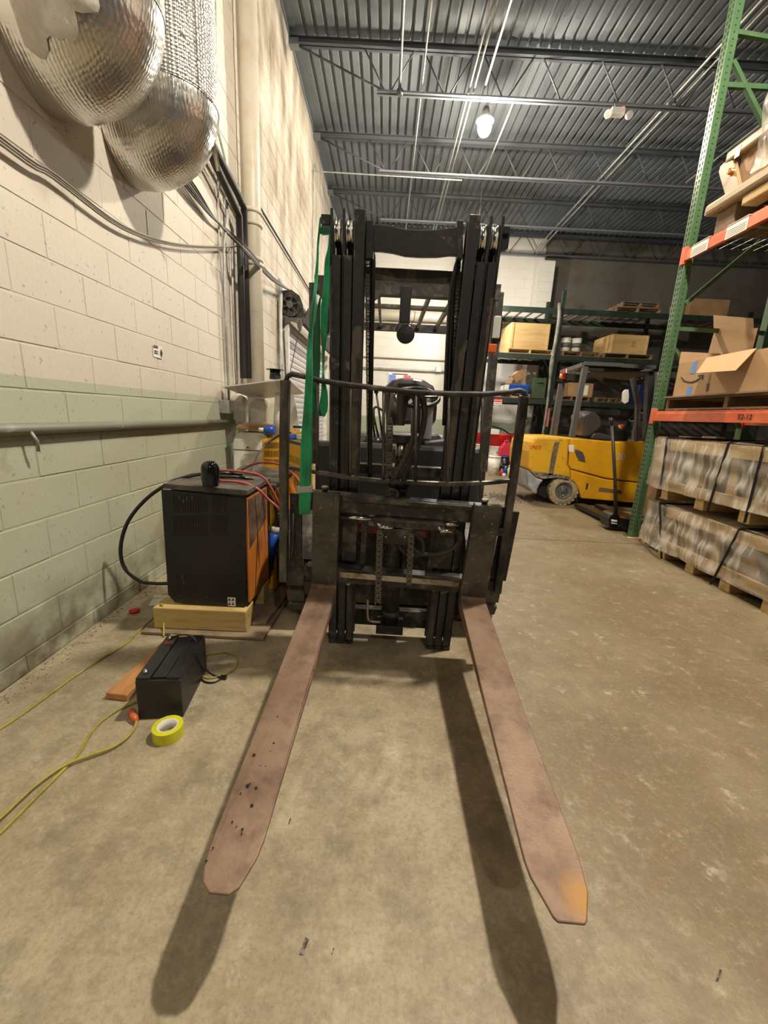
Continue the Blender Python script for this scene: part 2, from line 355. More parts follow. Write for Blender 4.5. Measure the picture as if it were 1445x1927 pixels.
def curve_pts(P, n=6):
    """Catmull-Rom through control points"""
    P = [Vector(p) for p in P]; Q = [P[0]] + P + [P[-1]]; out = []
    for i in range(len(P) - 1):
        a, b, c, d = Q[i:i + 4]
        for k in range(n):
            t = k / n; out.append(.5 * ((2 * b) + (c - a) * t + (2 * a - 5 * b + 4 * c - d) * t * t + (3 * b - 3 * c + d - a) * t ** 3))
    return out + [P[-1]]
R = random.Random(7)

# ================================================================== SETTING
WX, YB, ZC = -1.645, 13.45, 6.65
XR, YF = 20.0, -9.0
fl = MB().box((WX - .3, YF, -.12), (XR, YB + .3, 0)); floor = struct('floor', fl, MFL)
jn = MB().box((WX, 4.385, -.001), (XR, 4.397, .0012)); obj('control_joint', jn, mat('joint_dirt', (.10, .08, .055), .9), floor)
gr = MB()                                                   # grit swept against the walls and a patch of sawdust
def chips(mb, n, fx, r0, r1):
    for _ in range(n):
        x, y = fx(); r = R.uniform(r0, r1); a = R.uniform(0, 6.28)
        P = [(x + r * math.cos(a + k * 2.1), y + r * math.sin(a + k * 2.1), 0.0008) for k in range(3)]
        mb.add(P + [(x, y, r * R.uniform(.5, 1.2))], [(0, 1, 3), (1, 2, 3), (2, 0, 3)])
chips(gr, 700, lambda: (WX + abs(R.gauss(0, .045)) + .012, R.uniform(1.2, 4.2)), .001, .005)
o = obj('wall_foot_grit', gr, MSOOT, floor); o['kind'] = 'stuff'
gp = MB(); gx, gy = at(955, 937, Z=0)[:2]
chips(gp, 1500, lambda: (gx + R.gauss(0, .22), gy + R.gauss(0, .20)), .004, .016)
o = obj('spilled_grit_patch', gp, MSOOT, floor); o['kind'] = 'stuff'

def block_wall(name, axis, plane, sign, length, height, z0, off, u0, u1, zt, mt, mortar, holes, maxn=300, thick=.2):
    """concrete block wall; axis 'y' runs along Y on plane X, axis 'x' along X on plane Y; blocks stand 7 mm proud of the joints"""
    j = .007; d = .0045; base = MB()
    if axis == 'y': base.box((plane - thick, u0, 0), (plane - d, u1, zt))
    else: base.box((u0, plane + d, 0), (u1, plane + thick, zt))
    w = struct(name, base, mortar)
    L_, H_ = length - j, height - j; c = .003
    def block(mb, u, z, l, h, dd=0.):
        # chamfered front
        a, b = l / 2, h / 2
        pts = [(-a, -b, 0), (a, -b, 0), (a, b, 0), (-a, b, 0), (-a + c, -b + c, 1), (a - c, -b + c, 1), (a - c, b - c, 1), (-a + c, b - c, 1)]
        V = []
        for p, q, t in pts:
            dep = -d - .002 + t * (d + .002) + dd * t
            V.append((plane + sign * dep, u + p, z + q) if axis == 'y' else (u + p, plane + sign * dep, z + q))
        F = [(4, 5, 6, 7), (0, 1, 5, 4), (1, 2, 6, 5), (2, 3, 7, 6), (3, 0, 4, 7)]
        if axis == 'x' or sign < 0: F = [f[::-1] for f in F]
        if axis == 'x' and sign < 0: F = [f[::-1] for f in F]
        mb.add(V, F)
    items = []
    k0 = -int((z0) / height) - 1; k = k0
    while z0 + k * height < zt:
        zl = max(0.004, z0 + (k - 1) * height); zh = min(zt, z0 + k * height); k += 1
        if zh - zl < .03: continue
        u = u0 - length + ((off + (k % 2) * length / 2 - u0) % length)
        while u < u1:
            a, b = max(u, u0), min(u + length, u1); u += length
            if b - a < .04: continue
            uc, zc = (a + b) / 2, (zl + zh) / 2
            if any(h[0] < uc < h[1] and h[2] < zc < h[3] for h in holes): continue
            p = proj((plane, uc, zc) if axis == 'y' else (uc, plane, zc))
            vis = p is not None and -60 < p[0] < 1500 and -60 < p[1] < 1990
            items.append((-(1 / p[2]) if vis else 1, uc, zc, b - a - j * .6, zh - zl - j))
    items.sort(key=lambda t: t[0]); cache = {}; rest = MB(); n = 0
    for s_, uc, zc, l, h in items:
        dd = R.uniform(-.0015, .001)
        if s_ < 0 and n < maxn:
            n += 1; key = (round(l, 2), round(h, 2))
            if key not in cache:
                mb = MB(); block(mb, uc, zc, l, h); cache[key] = obj('concrete_block', mb, mt, w)
            else:
                dx = .5 * (-.009) * sign
                c0 = Vector((plane + dx, uc, zc)) if axis == 'y' else Vector((uc, plane + dx, zc))
                copy_mesh(cache[key], c0 + (Vector((sign * dd, 0, 0)) if axis == 'y' else Vector((0, sign * dd, 0))), w, 'concrete_block')
        else: block(rest, uc, zc, l, h, dd)
    if rest.v: obj('far_block', rest, mt, w, kind='stuff')
    return w
PXW = at(1035, 489, Y=13.0).x
DY0, DY1, DZ = 6.62, 10.9, 2.66
WL = block_wall('wall_left', 'y', WX, 1, .457, .2035, .096, 2.395, -2.2, YB, ZC, MW, MORT, [(DY0, DY1, 0, DZ)])
WB = block_wall('wall_back', 'x', YB, -1, .520, .2625, .19, .1, WX, PXW, ZC + .2, MWB, MORT, [])
# back wall beyond the pier: brown-stained block, shade put into its dark colour
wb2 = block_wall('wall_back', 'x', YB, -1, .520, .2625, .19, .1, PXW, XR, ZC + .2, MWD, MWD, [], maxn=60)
pa, pb, pc = at(1017.5, 489, Y=13.0), at(1048.5, 490, Y=13.0), at(1004, 578, Y=13.0)
pier = MB(); px0, px1 = pa.x - .02, pb.x - .04
zz = 0.
while zz < pa.z - .01:
    h = min(.2625, pa.z - zz); pier.box((px0, 13.0, zz + .004), (px1, YB - .02, zz + h - .004)); pier.box((px0 + .006, 13.006, zz), (px1 - .006, YB, zz + .004)); zz += h
obj('block_pier', pier, MWB, WB)
# ceiling: ribbed steel deck, ribs running along Y
ce = MB(); x = WX - .2; prof = []
while x < XR:
    prof += [(x, ZC), (x + .095, ZC), (x + .108, ZC + .042), (x + .142, ZC + .042)]; x += .155
V = []; 
for (px, pz) in prof: V += [(px, YF, pz), (px, YB + .2, pz)]
ce.add(V, [(2 * i, 2 * i + 2, 2 * i + 3, 2 * i + 1) for i in range(len(prof) - 1)])
ce.box((WX - .3, YF, ZC + .06), (XR, YB + .3, ZC + .1))
ceiling = struct('ceiling', ce, MDECK)
an = MB().box((WX, YF, ZC - .10), (WX + .012, YB, ZC - .01)).box((WX, YF, ZC - .018), (WX + .11, YB, ZC - .006)); obj('ledger_angle', an, MDECK, ceiling)

# ------------------------------------------------------------------ bar joists
def joist(y, label, zb=5.96):
    t = thing('roof_joist', label, 'joist', (WX, y, ZC), 'bar joists under the steel deck')
    zt = ZC - .055
    mb = MB()
    for s in (-1, 1): mb.box((WX + .02, y + s * .012 - (.045 if s < 0 else 0), zt - .10), (XR, y + s * .012 + (.045 if s > 0 else 0), zt - .094 + .004)); mb.box((WX + .02, y + s * .012 - .003, zt - .10), (XR, y + s * .012 + .003, zt - .02))
    mb.box((WX + .02, y - .057, zt - .028), (XR, y + .057, zt - .02)); obj('top_chord', mb, MJOIST, t)
    mb = MB()
    for s in (-1, 1): mb.box((-.34, y + s * .012 - (.04 if s < 0 else 0), zb), (XR, y + s * .012 + (.04 if s > 0 else 0), zb + .006)); mb.box((-.34, y + s * .014 - .003, zb), (XR, y + s * .014 + .003, zb + .045))
    obj('bottom_chord', mb, MCHORD, t)
    first = None; x0 = -.18
    mb = MB().tube([(WX + .05, y, zt - .08), (x0 - .04, y, zb + .03)], .014, 6); obj('web_rod', mb, MJOIST, t)
    protos = {}
    x = x0
    while x < 10.8:
        for s, xa, xb in ((0, x - .44 + .05, x - .04), (1, x + .04, x + .44 - .05)):
            if s == 0:
                if s not in protos: mb = MB().tube([(xa, y, zt - .06), (xb, y, zb + .03)], .0115, 5); protos[s] = (obj('web_rod', mb, MJOIST, t), x)
                else: copy_mesh(protos[s][0], LOC[protos[s][0].name] + Vector((x - protos[s][1], 0, 0)), t)
            else:
                if s not in protos: mb = MB().tube([(xa, y, zb + .03), (xb, y, zt - .06)], .0115, 5); protos[s] = (obj('web_rod', mb, MJOIST, t), x)
                else: copy_mesh(protos[s][0], LOC[protos[s][0].name] + Vector((x - protos[s][1], 0, 0)), t)
        x += .88
    st = MB().cbox((WX + .07, y, zt - .09), (.14, .12, .08)); obj('bearing_seat', st, MCHORD, t)
    return t
JY = [7.38, 9.42, 11.46, 13.30]
joist(5.34, 'steel bar joist overhead, closest to the camera and mostly above the frame')
joist(JY[0], 'dark steel bar joist nearest in view, with the white emergency light on its bottom chord')
joist(JY[1], 'second dark steel bar joist, crossing just behind the glowing lamp')
joist(JY[2], 'third steel bar joist, above the top of the forklift mast')
joist(JY[3], 'farthest steel bar joist, running right along the back wall', zb=6.02)

# ------------------------------------------------------------------ conduits along the ceiling
def run(x, y0, y1, z, r, label, name='conduit', mt=MGALV, group='conduits slung under the joists'):
    return solo(name, MB().tube([(x, y0, z), (x, y1, z)], r, 8), mt, label, 'conduit', group)
zc = 6.035
o = run(0.0, 2.5, 7.36, zc, .013, 'thin bright conduit ending in a round fitting under the nearest joist')
obj('junction_fitting', MB().lathe([(.035, 0), (.05, .02), (.05, .07), (.03, .09)], (0.0, 7.36, zc - .10), n=12).lathe([(.02, 0), (.02, .05)], (0, 7.36, zc - .02), n=8), MJOIST, o)
run(.32, 2.5, 13.2, zc, .013, 'thin grey conduit along the ceiling left of the twin conduit tubes')
t = thing('twin_conduit', 'pair of pale conduit tubes along the ceiling just left of the glowing lamp', 'conduit', (1.06, 8, zc), 'conduits slung under the joists')
for dx in (-.035, .035): obj('tube', MB().tube([(1.06 + dx, 2.5, zc), (1.06 + dx, 13.2, zc)], .015, 8), MGALV, t)
run(1.25, 2.5, 7.3, zc + .02, .014, 'thin bright conduit crossing the top edge right of the twin tubes')
run(1.75, 7.5, 9.45, zc, .013, 'short bright conduit right behind the glowing lamp')
t = thing('twin_conduit', 'pair of pale conduit tubes along the ceiling near the green rack post', 'conduit', (4.1, 8, zc), 'conduits slung under the joists')
for dx in (-.06, .06): obj('tube', MB().tube([(4.1 + dx, 2.5, zc), (4.1 + dx, 13.2, zc)], .017, 8), MGALV, t)
run(5.7, 4.5, 9.3, zc - .03, .012, 'thin grey conduit along the ceiling farthest right, behind the green rack post')
b1 = at(600, 323, Y=9.3); b2 = at(705, 322, Y=9.3)
solo('wall_conduit', MB().tube(curve_pts([(WX + .03, 9.3, 3.0), (WX + .03, 9.3, b1.z - .1), (WX + .09, 9.3, b1.z), (WX + .25, 9.3, b1.z), (1.3, 9.3, b1.z - .02)], 5), .012, 8),
     MGALV, 'thin conduit climbing the far left wall then turning right under the joists', 'conduit')

# ------------------------------------------------------------------ lamps
def lamp(pos, watts, col, label):
    x, y, z = pos; r = .10; big = y < 5
    t = thing('high_bay_lamp', label, 'lamp', (x, y, z + .3), 'bare high bay lamps')
    obj('bulb', MB().lathe([(.03, .11), (.06, .085), (r, .03), (r + .004, -.02), (r - .015, -.07), (.06, -.10), (.0, -.11)][::-1], (x, y, z), n=20), bulb_mat(watts, col, r), t)
    obj('socket', MB().lathe([(.035, .10), (.05, .13), (.06, .22), (.045, .27)], (x, y, z), n=16), MGALV, t)
    obj('reflector', MB().lathe([(.055, .17), (.12, .15), (.25, .03), (.262, .0), (.256, .0), (.245, .028), (.118, .144), (.055, .162), (.055, .17)] if big else [(.05, .17), (.09, .15), (.135, .085), (.13, .085), (.085, .144), (.05, .162), (.05, .17)], (x, y, z), n=36, caps=False), mat('lamp_reflector', (.75, .75, .73), .35, .3), t)  # reflector added over each bulb to keep its light off the ceiling
    obj('hanger', MB().tube([(x, y, z + .26), (x, y, ZC)], .008, 6), MGALV, t)
for (p, w_, c_), lb in zip(LAMPS, ['bare glowing bulb hanging overhead above the forks, out of the top of the frame', 'glowing bare bulb in view hanging right of the forklift mast',
                               'glowing bare bulb on a long drop near the back rack behind the mast', 'bare glowing bulb behind the camera']): lamp(p, w_, c_, lb)
# emergency light under the first joist
ep = at(1157, 214, Y=7.30)
t = thing('emergency_light', 'small white twin-head emergency light with a red indicator, under the nearest joist', 'light', (ep.x, ep.y, ep.z + .1))
obj('housing', MB().cbox(ep + Vector((.03, 0, .02)), (.20, .09, .10)), MWHT, t, bev=.012)
for s in (-1, 1): obj('lamp_head', MB().lathe([(.03, 0), (.05, .03), (.055, .07), (.05, .08)], ep + Vector((.03 + s * .14, -.02, -.02)), axis=(s * .3, -.8, -.5), n=14), MWHT, t)
obj('indicator', MB().cbox(ep + Vector((.09, -.05, .06)), (.014, .01, .014)), mat('red_led', (.8, .02, .02), .3, emit=(1, .03, .03), estr=4), t)
obj('mount_arm', MB().tube([ep + Vector((0, 0, .06)), ep + Vector((-.02, .04, .2))], .012, 6), MJOIST, t)

# ================================================================== LEFT WALL FITTINGS
def duct(label, yc, R_, xc, zlow, ztop, rib, mt_v, jacket):
    t = thing('foil_duct', label, 'duct', (WX, yc, zlow + R_), 'foil wrapped ducts bending into the left wall')
    # elbow: vertical axis at (xc,yc), bending towards the wall at the bottom
    ze = zlow + R_ + .03; path = [((xc, yc, ztop), (1, 0, 0))]
    n = 48; V = []; rings = []
    bend = .20
    def ring(c, u, r, wob):
        out = []
        for k in range(n):
            a = 2 * math.pi * k / n; rr = r * (1 + wob * (R.random() - .5))
            out.append(Vector(c) + Vector(u) * math.cos(a) * rr + Vector((0, 1, 0)) * math.sin(a) * rr)
        return out
    elbow = []; m = 34
    for i in range(m + 1):
        a = math.pi / 2 * i / m
        # centre moves on a tight arc from vertical to horizontal (into the wall)
        c = (xc - bend * (1 - math.cos(a)), yc, ze + bend * (1 - math.sin(a)) - 0)
        u = (math.cos(a), 0, -math.sin(a)); r = R_ * (1.0 + (.008 if i % 2 else -.003))
        elbow.append(ring(c, u, r, .003))
    c = elbow[-1]; elbow.append([Vector((WX + .001, p.y, p.z)) for p in c])
    mb = MB(); mb.add([p for r_ in elbow for p in r_], [(i * n + k, i * n + (k + 1) % n, (i + 1) * n + (k + 1) % n, (i + 1) * n + k) for i in range(len(elbow) - 1) for k in range(n)], True)
    obj('elbow', mb, rib, t)
    mb = MB(); zs = [ze + bend + .02 * j - .03 for j in range(int((ztop - ze - bend) / .02) + 2)]
    rows = [ring((xc, yc, z), (1, 0, 0), R_ * (1.010 + (.005 if j % 2 else 0)), .004) for j, z in enumerate(zs)]
    mb.add([p for r_ in rows for p in r_], [(i * n + k, (i) * n + (k + 1) % n, (i + 1) * n + (k + 1) % n, (i + 1) * n + k) for i in range(len(rows) - 1) for k in range(n)], True)
    obj('riser', mb, mt_v, t)
    sk = MB().lathe([(R_ + .05, 0), (R_ + .02, .02), (R_ - .01, .05)], (WX, yc, ze), axis=(1, 0, 0), n=28); 
    if jacket:
        jr = random.Random(4); A0, A1, na = 190, 308, 26; V = []; rows_ = []
        for i in range(m + 8):
            if i < 8: c, u = (xc, yc, ze + bend + (8 - i) * .18), (1, 0, 0)
            else:
                g = math.pi / 2 * (i - 8) / m; c = (xc - bend * (1 - math.cos(g)), yc, ze + bend * (1 - math.sin(g))); u = (math.cos(g), 0, -math.sin(g))
            a1 = A1 + 5 * math.sin(i * .7) + jr.uniform(-2, 2)
            for k in range(na + 1):
                a = math.radians(A0 + (a1 - A0) * k / na); r = R_ * 1.03 + .004 * math.sin(i * .9 + k * .8)
                p = Vector(c) + Vector(u) * math.cos(a) * r + Vector((0, 1, 0)) * math.sin(a) * r; p.x = max(p.x, WX + .002); V.append(p)
        nr = m + 8
        obj('vapour_jacket', MB().add(V, [(i * (na + 1) + k, i * (na + 1) + k + 1, (i + 1) * (na + 1) + k + 1, (i + 1) * (na + 1) + k) for i in range(nr - 1) for k in range(na)], True), MJACK, t)
    return t
duct('foil wrapped duct elbow at the top left corner with a loose white jacket', 2.29, .265, -1.365, 2.55, ZC - .12, MRIB, MRIB, True)
d2 = duct('bubble foil wrapped duct elbow, the second one, left of the black pipes', 2.93, .265, -1.365, 2.56, ZC - .12, MRIB, MBUB, False)
obj('insulated_pipe', MB().tube([(-1.50, 2.66, ZC - .03), (-1.50, 2.66, 3.3), (-1.52, 2.70, 3.12), (-1.54, 2.78, 3.0)], [.062, .062, .07, .12], 16), MFOIL, d2)
tf = MB()
for (p, q) in (((-1.19, 2.72, 3.24), (-1.16, 3.10, 2.78)),): tf.tube(curve_pts([p, (-1.155, 2.90, 3.02), q], 8), [.016] * 17, 6, flat=.4)
obj('torn_foil_seam', tf, MFOIL, d2)
# cable bundle sagging along the wall
ca = thing('cable_bundle', 'bundle of pale cables sagging across the left wall below the foil ducts', 'cable', (WX, 3, 2.4))
for k in range(3):
    e = k * .014
    P = [Vector((WX + .03, -2.0, 2.62)), Vector((WX + .03, .6, 2.36)), at(0, 270, X=WX + .03), at(100, 335, X=WX + .03), at(230, 430, X=WX + .03), at(330, 462, X=WX + .03), at(420, 466, X=WX + .035), at(452, 462, X=WX + .06)]
    obj('cable', MB().tube(curve_pts([p + Vector((.004 * k, 0, e * (1 - i * .11))) for i, p in enumerate(P)], 5),   .0055 if k else .007, 6), MCABLE, ca)
cb = thing('cable_bundle', 'dark bundle of wires running beside the second duct to the corner pipe', 'cable', (WX, 4.3, 3.0))
for k in range(5):
    P = [at(300 + k * 5, 290, X=WX + .04), at(355 + k * 3, 358 - k * 2, X=WX + .05), at(398 + k, 408, X=WX + .05), at(432, 436 + k * 2, X=WX + .06), at(468, 470 + k * 3, X=-1.40), at(512, 520 + k * 2, X=-1.50), at(548, 548, X=WX + .12)]
    obj('wire', MB().tube(curve_pts(P, 4), .008, 5), [MBLK, MBLK, MCABLE][k % 3], cb)
bp = thing('black_pipe_pair', 'two black pipes descending the left wall and turning down beside the white downpipe', 'pipe', (WX, 4.6, 1.3))
for k in range(2):
    P = [at(300 - k * 10, 108 + k * 16, X=WX + .10), at(385 - 2 * k, 244 + k * 18, X=WX + .10), at(449 - k * 9, 368 + k * 16, X=WX + .10), at(459 - 9 * k, 392 + k * 14, X=WX + .10), at(461 - 9 * k, 470, X=WX + .10), at(468 - 10 * k, 712, X=WX + .10)]
    P = [P[0], P[1], P[2], P[2].lerp(P[3], .6), P[3], P[4], P[5]]
    obj('pipe', MB().tube(P, .034, 12), MBLK, bp)
solo('wall_conduit', MB().tube([at(403, -40, X=WX + .03), at(405, 60, X=WX + .03), at(410, 246, X=WX + .03), at(424, 300, X=WX + .04), at(427, 410, X=WX + .04), at(421, 470, X=WX + .04), at(424, 600, X=WX + .04), at(431, 760, X=WX + .04)], .013, 8), MGALV,
     'tall galvanised conduit with two kinks on the left wall, ending at the grey junction box', 'conduit')
solo('wall_conduit', MB().tube([at(409, 300, X=WX + .02), at(412, 460, X=WX + .02), at(421, 560, X=WX + .02), at(428, 700, X=WX + .02)], .008, 8), MGALV, 'thin dark conduit just left of the kinked one on the left wall', 'conduit')
solo('wall_conduit', MB().tube([at(436, 440, X=WX + .04), at(438, 560, X=WX + .04), at(444, 715, X=WX + .04)], .012, 8), MGALV, 'straight galvanised conduit between the kinked one and the black pipes', 'conduit')
solo('wall_conduit', MB().tube([at(478, 370, X=WX + .03), at(491, 393, X=WX + .03), at(540, 475, X=WX + .03), at(588, 556, X=WX + .03)], .014, 8), MBLK, 'dark conduit slanting down the far left wall behind the white downpipe', 'conduit')
cdp = Vector((-1.515, 4.93, 0))
dp = thing('downpipe', 'large cream painted downpipe standing in the wall corner', 'pipe', cdp)
obj('pipe', MB().lathe([(.098, .02), (.098, ZC - .02)], cdp, n=24), MPIPEP, dp)
for z in (3.28, 3.16, 2.83, 2.78): obj('coupling_band', MB().lathe([(.10, 0), (.112, .006), (.112, .034), (.10, .04)], cdp + Vector((0, 0, z)), n=24), MPIPEP, dp)
rail = thing('wall_pipe', 'grey painted pipe running level along the left wall at waist height', 'pipe', (WX, 3, 1.12))
obj('pipe', MB().tube([(WX + .026, -1.5, 1.155), (WX + .026, 4.45, 1.135)], .026, 14), mat('grey_green_pipe_paint', (.20, .195, .15), .45, c2=(.38, .37, .29), scale=5, thr=(.6, .7)), rail)
cl = at(57, 822, X=WX + .04); obj('clip', MB().tube([cl + Vector((0, 0, .03)), cl + Vector((.02, .01, -.02)), cl + Vector((.01, .02, -.065))], .008, 6), MGALV, rail)
# sticker
s0, s1, s2, s3 = [at(*p, X=WX + .004) for p in ((288, 648), (305, 653), (306, 676), (289, 671))]
sg = solo('warning_sticker', MB().quad(s3, s2, s1, s0, .002), MPAPER, 'small white warning sticker with a red header on the left wall', 'sign')
def onw(u, v): return (s0.lerp(s1, u)).lerp(s3.lerp(s2, u), v) + Vector((.004, 0, 0))
obj('red_header', MB().quad(onw(.02, .22), onw(.48, .22), onw(.48, .03), onw(.02, .03), .001), MREDP, sg)
for v in (.45, .62): obj('print_line', MB().quad(onw(.08, v + .07), onw(.46, v + .07), onw(.46, v), onw(.08, v), .001), MINK, sg)
obj('pictogram', MB().prism([onw(.72, .5), onw(.82, .18), onw(.95, .52), onw(.93, .62), onw(.84, .92), onw(.74, .64)], (.001, 0, 0)), MINK, sg)
# junction box with switch
jb = at(433, 766, X=WX + .08)
t = thing('junction_box', 'small grey junction box at the foot of the kinked wall conduit', 'box', (WX, jb.y, jb.z)); LOC[t.name] = Vector((WX, jb.y, jb.z))
obj('box', MB().cbox((WX + .045, jb.y, jb.z), (.09, .16, .13)), MGALV, t, bev=.006)
obj('cover_label', MB().cbox((WX + .093, jb.y + .02, jb.z + .01), (.004, .07, .10)), MPAPER, t)
# roll-up door
d1 = MB().box((WX - .02, DY0, 0), (WX + .02, DY1, DZ)); door = struct('door_1', d1, MSLAT)
dx = WX + .035; first = None; z = .02
while z < DZ - .05:
    if first is None:
        mb = MB(); prof = [(0, 0), (.012, .008), (.018, .045), (.012, .082), (0, .09)]
        V = [];
        for yy in (DY0 + .06, DY1 - .06): V += [(dx + a, yy, z + b) for a, b in prof]
        mb.add(V, [(i + 1, i, i + 5, i + 6) for i in range(4)], False); mb.add([V[i] for i in (0, 4, 9, 5)], [(0, 1, 2, 3)])
        first = obj('slat', mb, MSLAT, door); fz = z
    else: copy_mesh(first, LOC[first.name] + Vector((0, 0, z - fz)), door)
    z += .094
for y_ in (DY0 + .02, DY1 - .02): obj('guide', MB().box((WX, y_ - .05, 0), (WX + .13, y_ + .04, DZ)), MWHT, door)
for y_ in (DY0 - .20, DY0 - .13): obj('jamb_tube', MB().tube([(WX + .05, y_, .3), (WX + .05, y_, 3.1)], .022, 8), MGALV, door)
obj('barrel', MB().tube([(WX + .22, DY0, DZ + .13), (WX + .22, DY1, DZ + .13)], .10, 16), MJOIST, door)
obj('hood', MB().prism([(WX + .34, DY0 + .03, DZ - .06), (WX + .42, DY0 + .03, DZ + .10), (WX + .42, DY0 + .03, DZ + .14), (WX + .33, DY0 + .03, DZ - .04)], (0, DY1 - DY0, 0)), MBLK, door)
# chain hoist end plate facing the camera
hp = [(lambda q: Vector((max(q.x, WX + .006), q.y, q.z)))(at(x_, y_, Y=DY0 - .02)) for x_, y_ in ((521, 547), (548, 545), (563, 556), (570, 575), (571, 606), (569, 606), (566, 620), (562, 624), (559, 608), (547, 603), (536, 612), (530, 622), (527, 620), (529, 598), (521, 592))]
hoist = thing('door_hoist', 'rusty black chain hoist with spoked wheel at the top of the roll-up door', 'hoist', (WX + .2, DY0 - .02, hp[4].z))
obj('side_plate', MB().prism(hp, (0, .05, 0)), MMAST2, hoist)
hc = at(546, 574, Y=DY0 - .06); rw = (at(563, 574, Y=DY0 - .06) - hc).length
wl = MB(); n = 28
for k in range(n):
    a, b = 2 * math.pi * k / n, 2 * math.pi * (k + 1) / n
    wl.bar(hc + Vector((math.cos(a) * rw, 0, math.sin(a) * rw)), hc + Vector((math.cos(b) * rw, 0, math.sin(b) * rw)), .05, .02, (0, 1, 0))
obj('wheel_rim', wl, MMAST2, hoist)
for k in range(6):
    a = k * math.pi / 3 + .3; obj('spoke', MB().bar(hc, hc + Vector((math.cos(a) * rw, 0, math.sin(a) * rw)), .012, .024, (0, 1, 0)), MSTEEL, hoist)
obj('hub', MB().lathe([(.05, -.04), (.05, .04)], hc, axis=(0, 1, 0), n=14), MSTEEL, hoist)
hb = [at(x_, y_, Y=DY0 - .07) for x_, y_ in ((528, 596), (568, 598), (566, 620), (562, 623), (558, 608), (547, 603), (537, 611), (531, 622), (528, 618))]
obj('bracket', MB().prism(hb, (0, .02, 0)), MSTEEL, hoist)
for (xa, ya), (xb, yb) in (((560, 634), (545, 705)), ((534, 622), (538, 705))):
    A, B_ = at(xa, ya, Y=DY0 - .05), at(xb, yb, Y=DY0 - .05); mb = MB(); nn = 46
    for k in range(nn):
        p, q = A.lerp(B_, k / nn), A.lerp(B_, (k + .72) / nn); mb.bar(p, q, .018 if k % 2 else .008, .008 if k % 2 else .018)
    obj('hand_chain', mb, MBLK, hoist, kind='stuff')

# ================================================================== THE FORKLIFT (mast tilted forward about 7 degrees)
Bv = Vector(_n(ray(753, 685))); Eye = Vector((0, 0, CAMH))
FA = Eye + Vector(ray(609, 1110)) * (1.90 / ray(609, 1110)[1])
def frame(roll):
    r = Vector((1, -Bv[0], roll)).normalized(); r = (r - Bv * r.dot(Bv)).normalized(); return r, r.cross(Bv)
class Fr:
    def __init__(s, roll): s.r, s.u = frame(roll); s.M = Matrix((s.r, Bv, s.u)).transposed()
    def p(s, r, u, b): return FA + s.r * r + s.u * u + Bv * b
    def px(s, x, y, b):
        q = Vector(ray(x, y)); t = ((FA - Eye).dot(Bv) + b) / q.dot(Bv); return Eye + q * t
    def box(s, mb, r, u, b):
        return mb.hexa([s.p(x, z, y) for z in u for x, y in ((r[0], b[0]), (r[1], b[0]), (r[1], b[1]), (r[0], b[1]))])
C_, M_ = Fr(-.03), Fr(-.008)
T = thing('forklift', 'black forklift facing the camera with its mast tilted forward and both forks lowered', 'forklift', (.10, 2.5, 0))
# --- forks
def fork(r0, r1, outline, label, bm=MRUST):
    mb = MB(); C_.box(mb, (r0, r1), (-.045, .512), (0, .045))
    f = obj('fork', mb, MSHANK, T, label, bev=.004)
    top, bot = [], []
    for r, b in outline:
        k = min(1, max(0, (-b) / 1.25)); th = .046 * (1 - k) + .010 * k
        top.append(C_.p(r, -.002 if b < -.02 else .014, b)); bot.append(C_.p(r, -th, b))
    n = len(top); mb = MB(); mb.add(top + bot, [tuple(range(n)), tuple(range(n, 2 * n))[::-1]] + [((i + 1) % n, i, n + i, n + (i + 1) % n) for i in range(n)])
    obj('fork_blade', mb, bm, f, bev=.003)
    mb = MB(); fr = .03
    pts = [C_.p(r0 + .001, fr, -.0005), C_.p(r0 + .001, fr * .3, -fr * .3), C_.p(r0 + .001, -.0005, -fr), C_.p(r0 + .001, -.004, .002)]
    mb.prism(pts, C_.r * (r1 - r0 - .002)); obj('heel_fillet', mb, MRUST, f)
    return f
o1 = [(-.063, 0), (-.064, -.6), (-.063, -1.15), (-.060, -1.20), (-.048, -1.232), (-.026, -1.250), (.017, -1.250), (.034, -1.236), (.053, -1.18), (.0585, -1.14), (.063, -.6), (.063, 0)]
o2 = [(.686, 0), (.687, -.6), (.686, -1.13), (.691, -1.165), (.719, -1.238), (.727, -1.245), (.785, -1.245), (.792, -1.238), (.817, -1.185), (.824, -1.12), (.818, -.6), (.813, 0)]
fk1 = fork(-.063, .063, o1, 'left fork with gritty crumbs on its blade'); fk2 = fork(.686, .813, o2, 'right fork with an orange rust patch at its tip', spot(mat('rusty_fork_blade_stained', (.215, .132, .088), .55, .3, c2=(.30, .205, .142), scale=3.4, thr=(.36, .62), c3=(.11, .06, .04), scale3=8, thr3=(.46, .72), bump=.14, bscale=120), C_.p(.80, 0, -1.20), .015, .065, (.34, .175, .045)))
cr = MB()
for (x, y, s) in ((515, 1400, .006), (478, 1422, .0075), (466, 1480, .008), (470, 1476, .004), (482, 1484, .006), (453, 1494, .004), (474, 1517, .007), (437, 1548, .004), (456, 1562, .005), (455, 1570, .004), (401, 1597, .004), (388, 1622, .005), (445, 1557, .003), (490, 1442, .003), (500, 1443, .003), (509, 1415, .003), (470, 1404, .003), (548, 1290, .004), (590, 1262, .004), (522, 1350, .005), (536, 1256, .003)):
    q = Vector(ray(x, y)); t_ = ((FA - Eye).dot(C_.u)) / q.dot(C_.u); c = Eye + q * t_ + C_.u * .002
    s *= .62; cr.lathe([(s * .6, 0), (s, s * .4), (s * .5, s * .9), (0, s)], c, axis=C_.u + Vector((.1, .1, 0)), n=6, smooth=False)
obj('rust_crumb', cr, MVENT, fk1, kind='stuff')
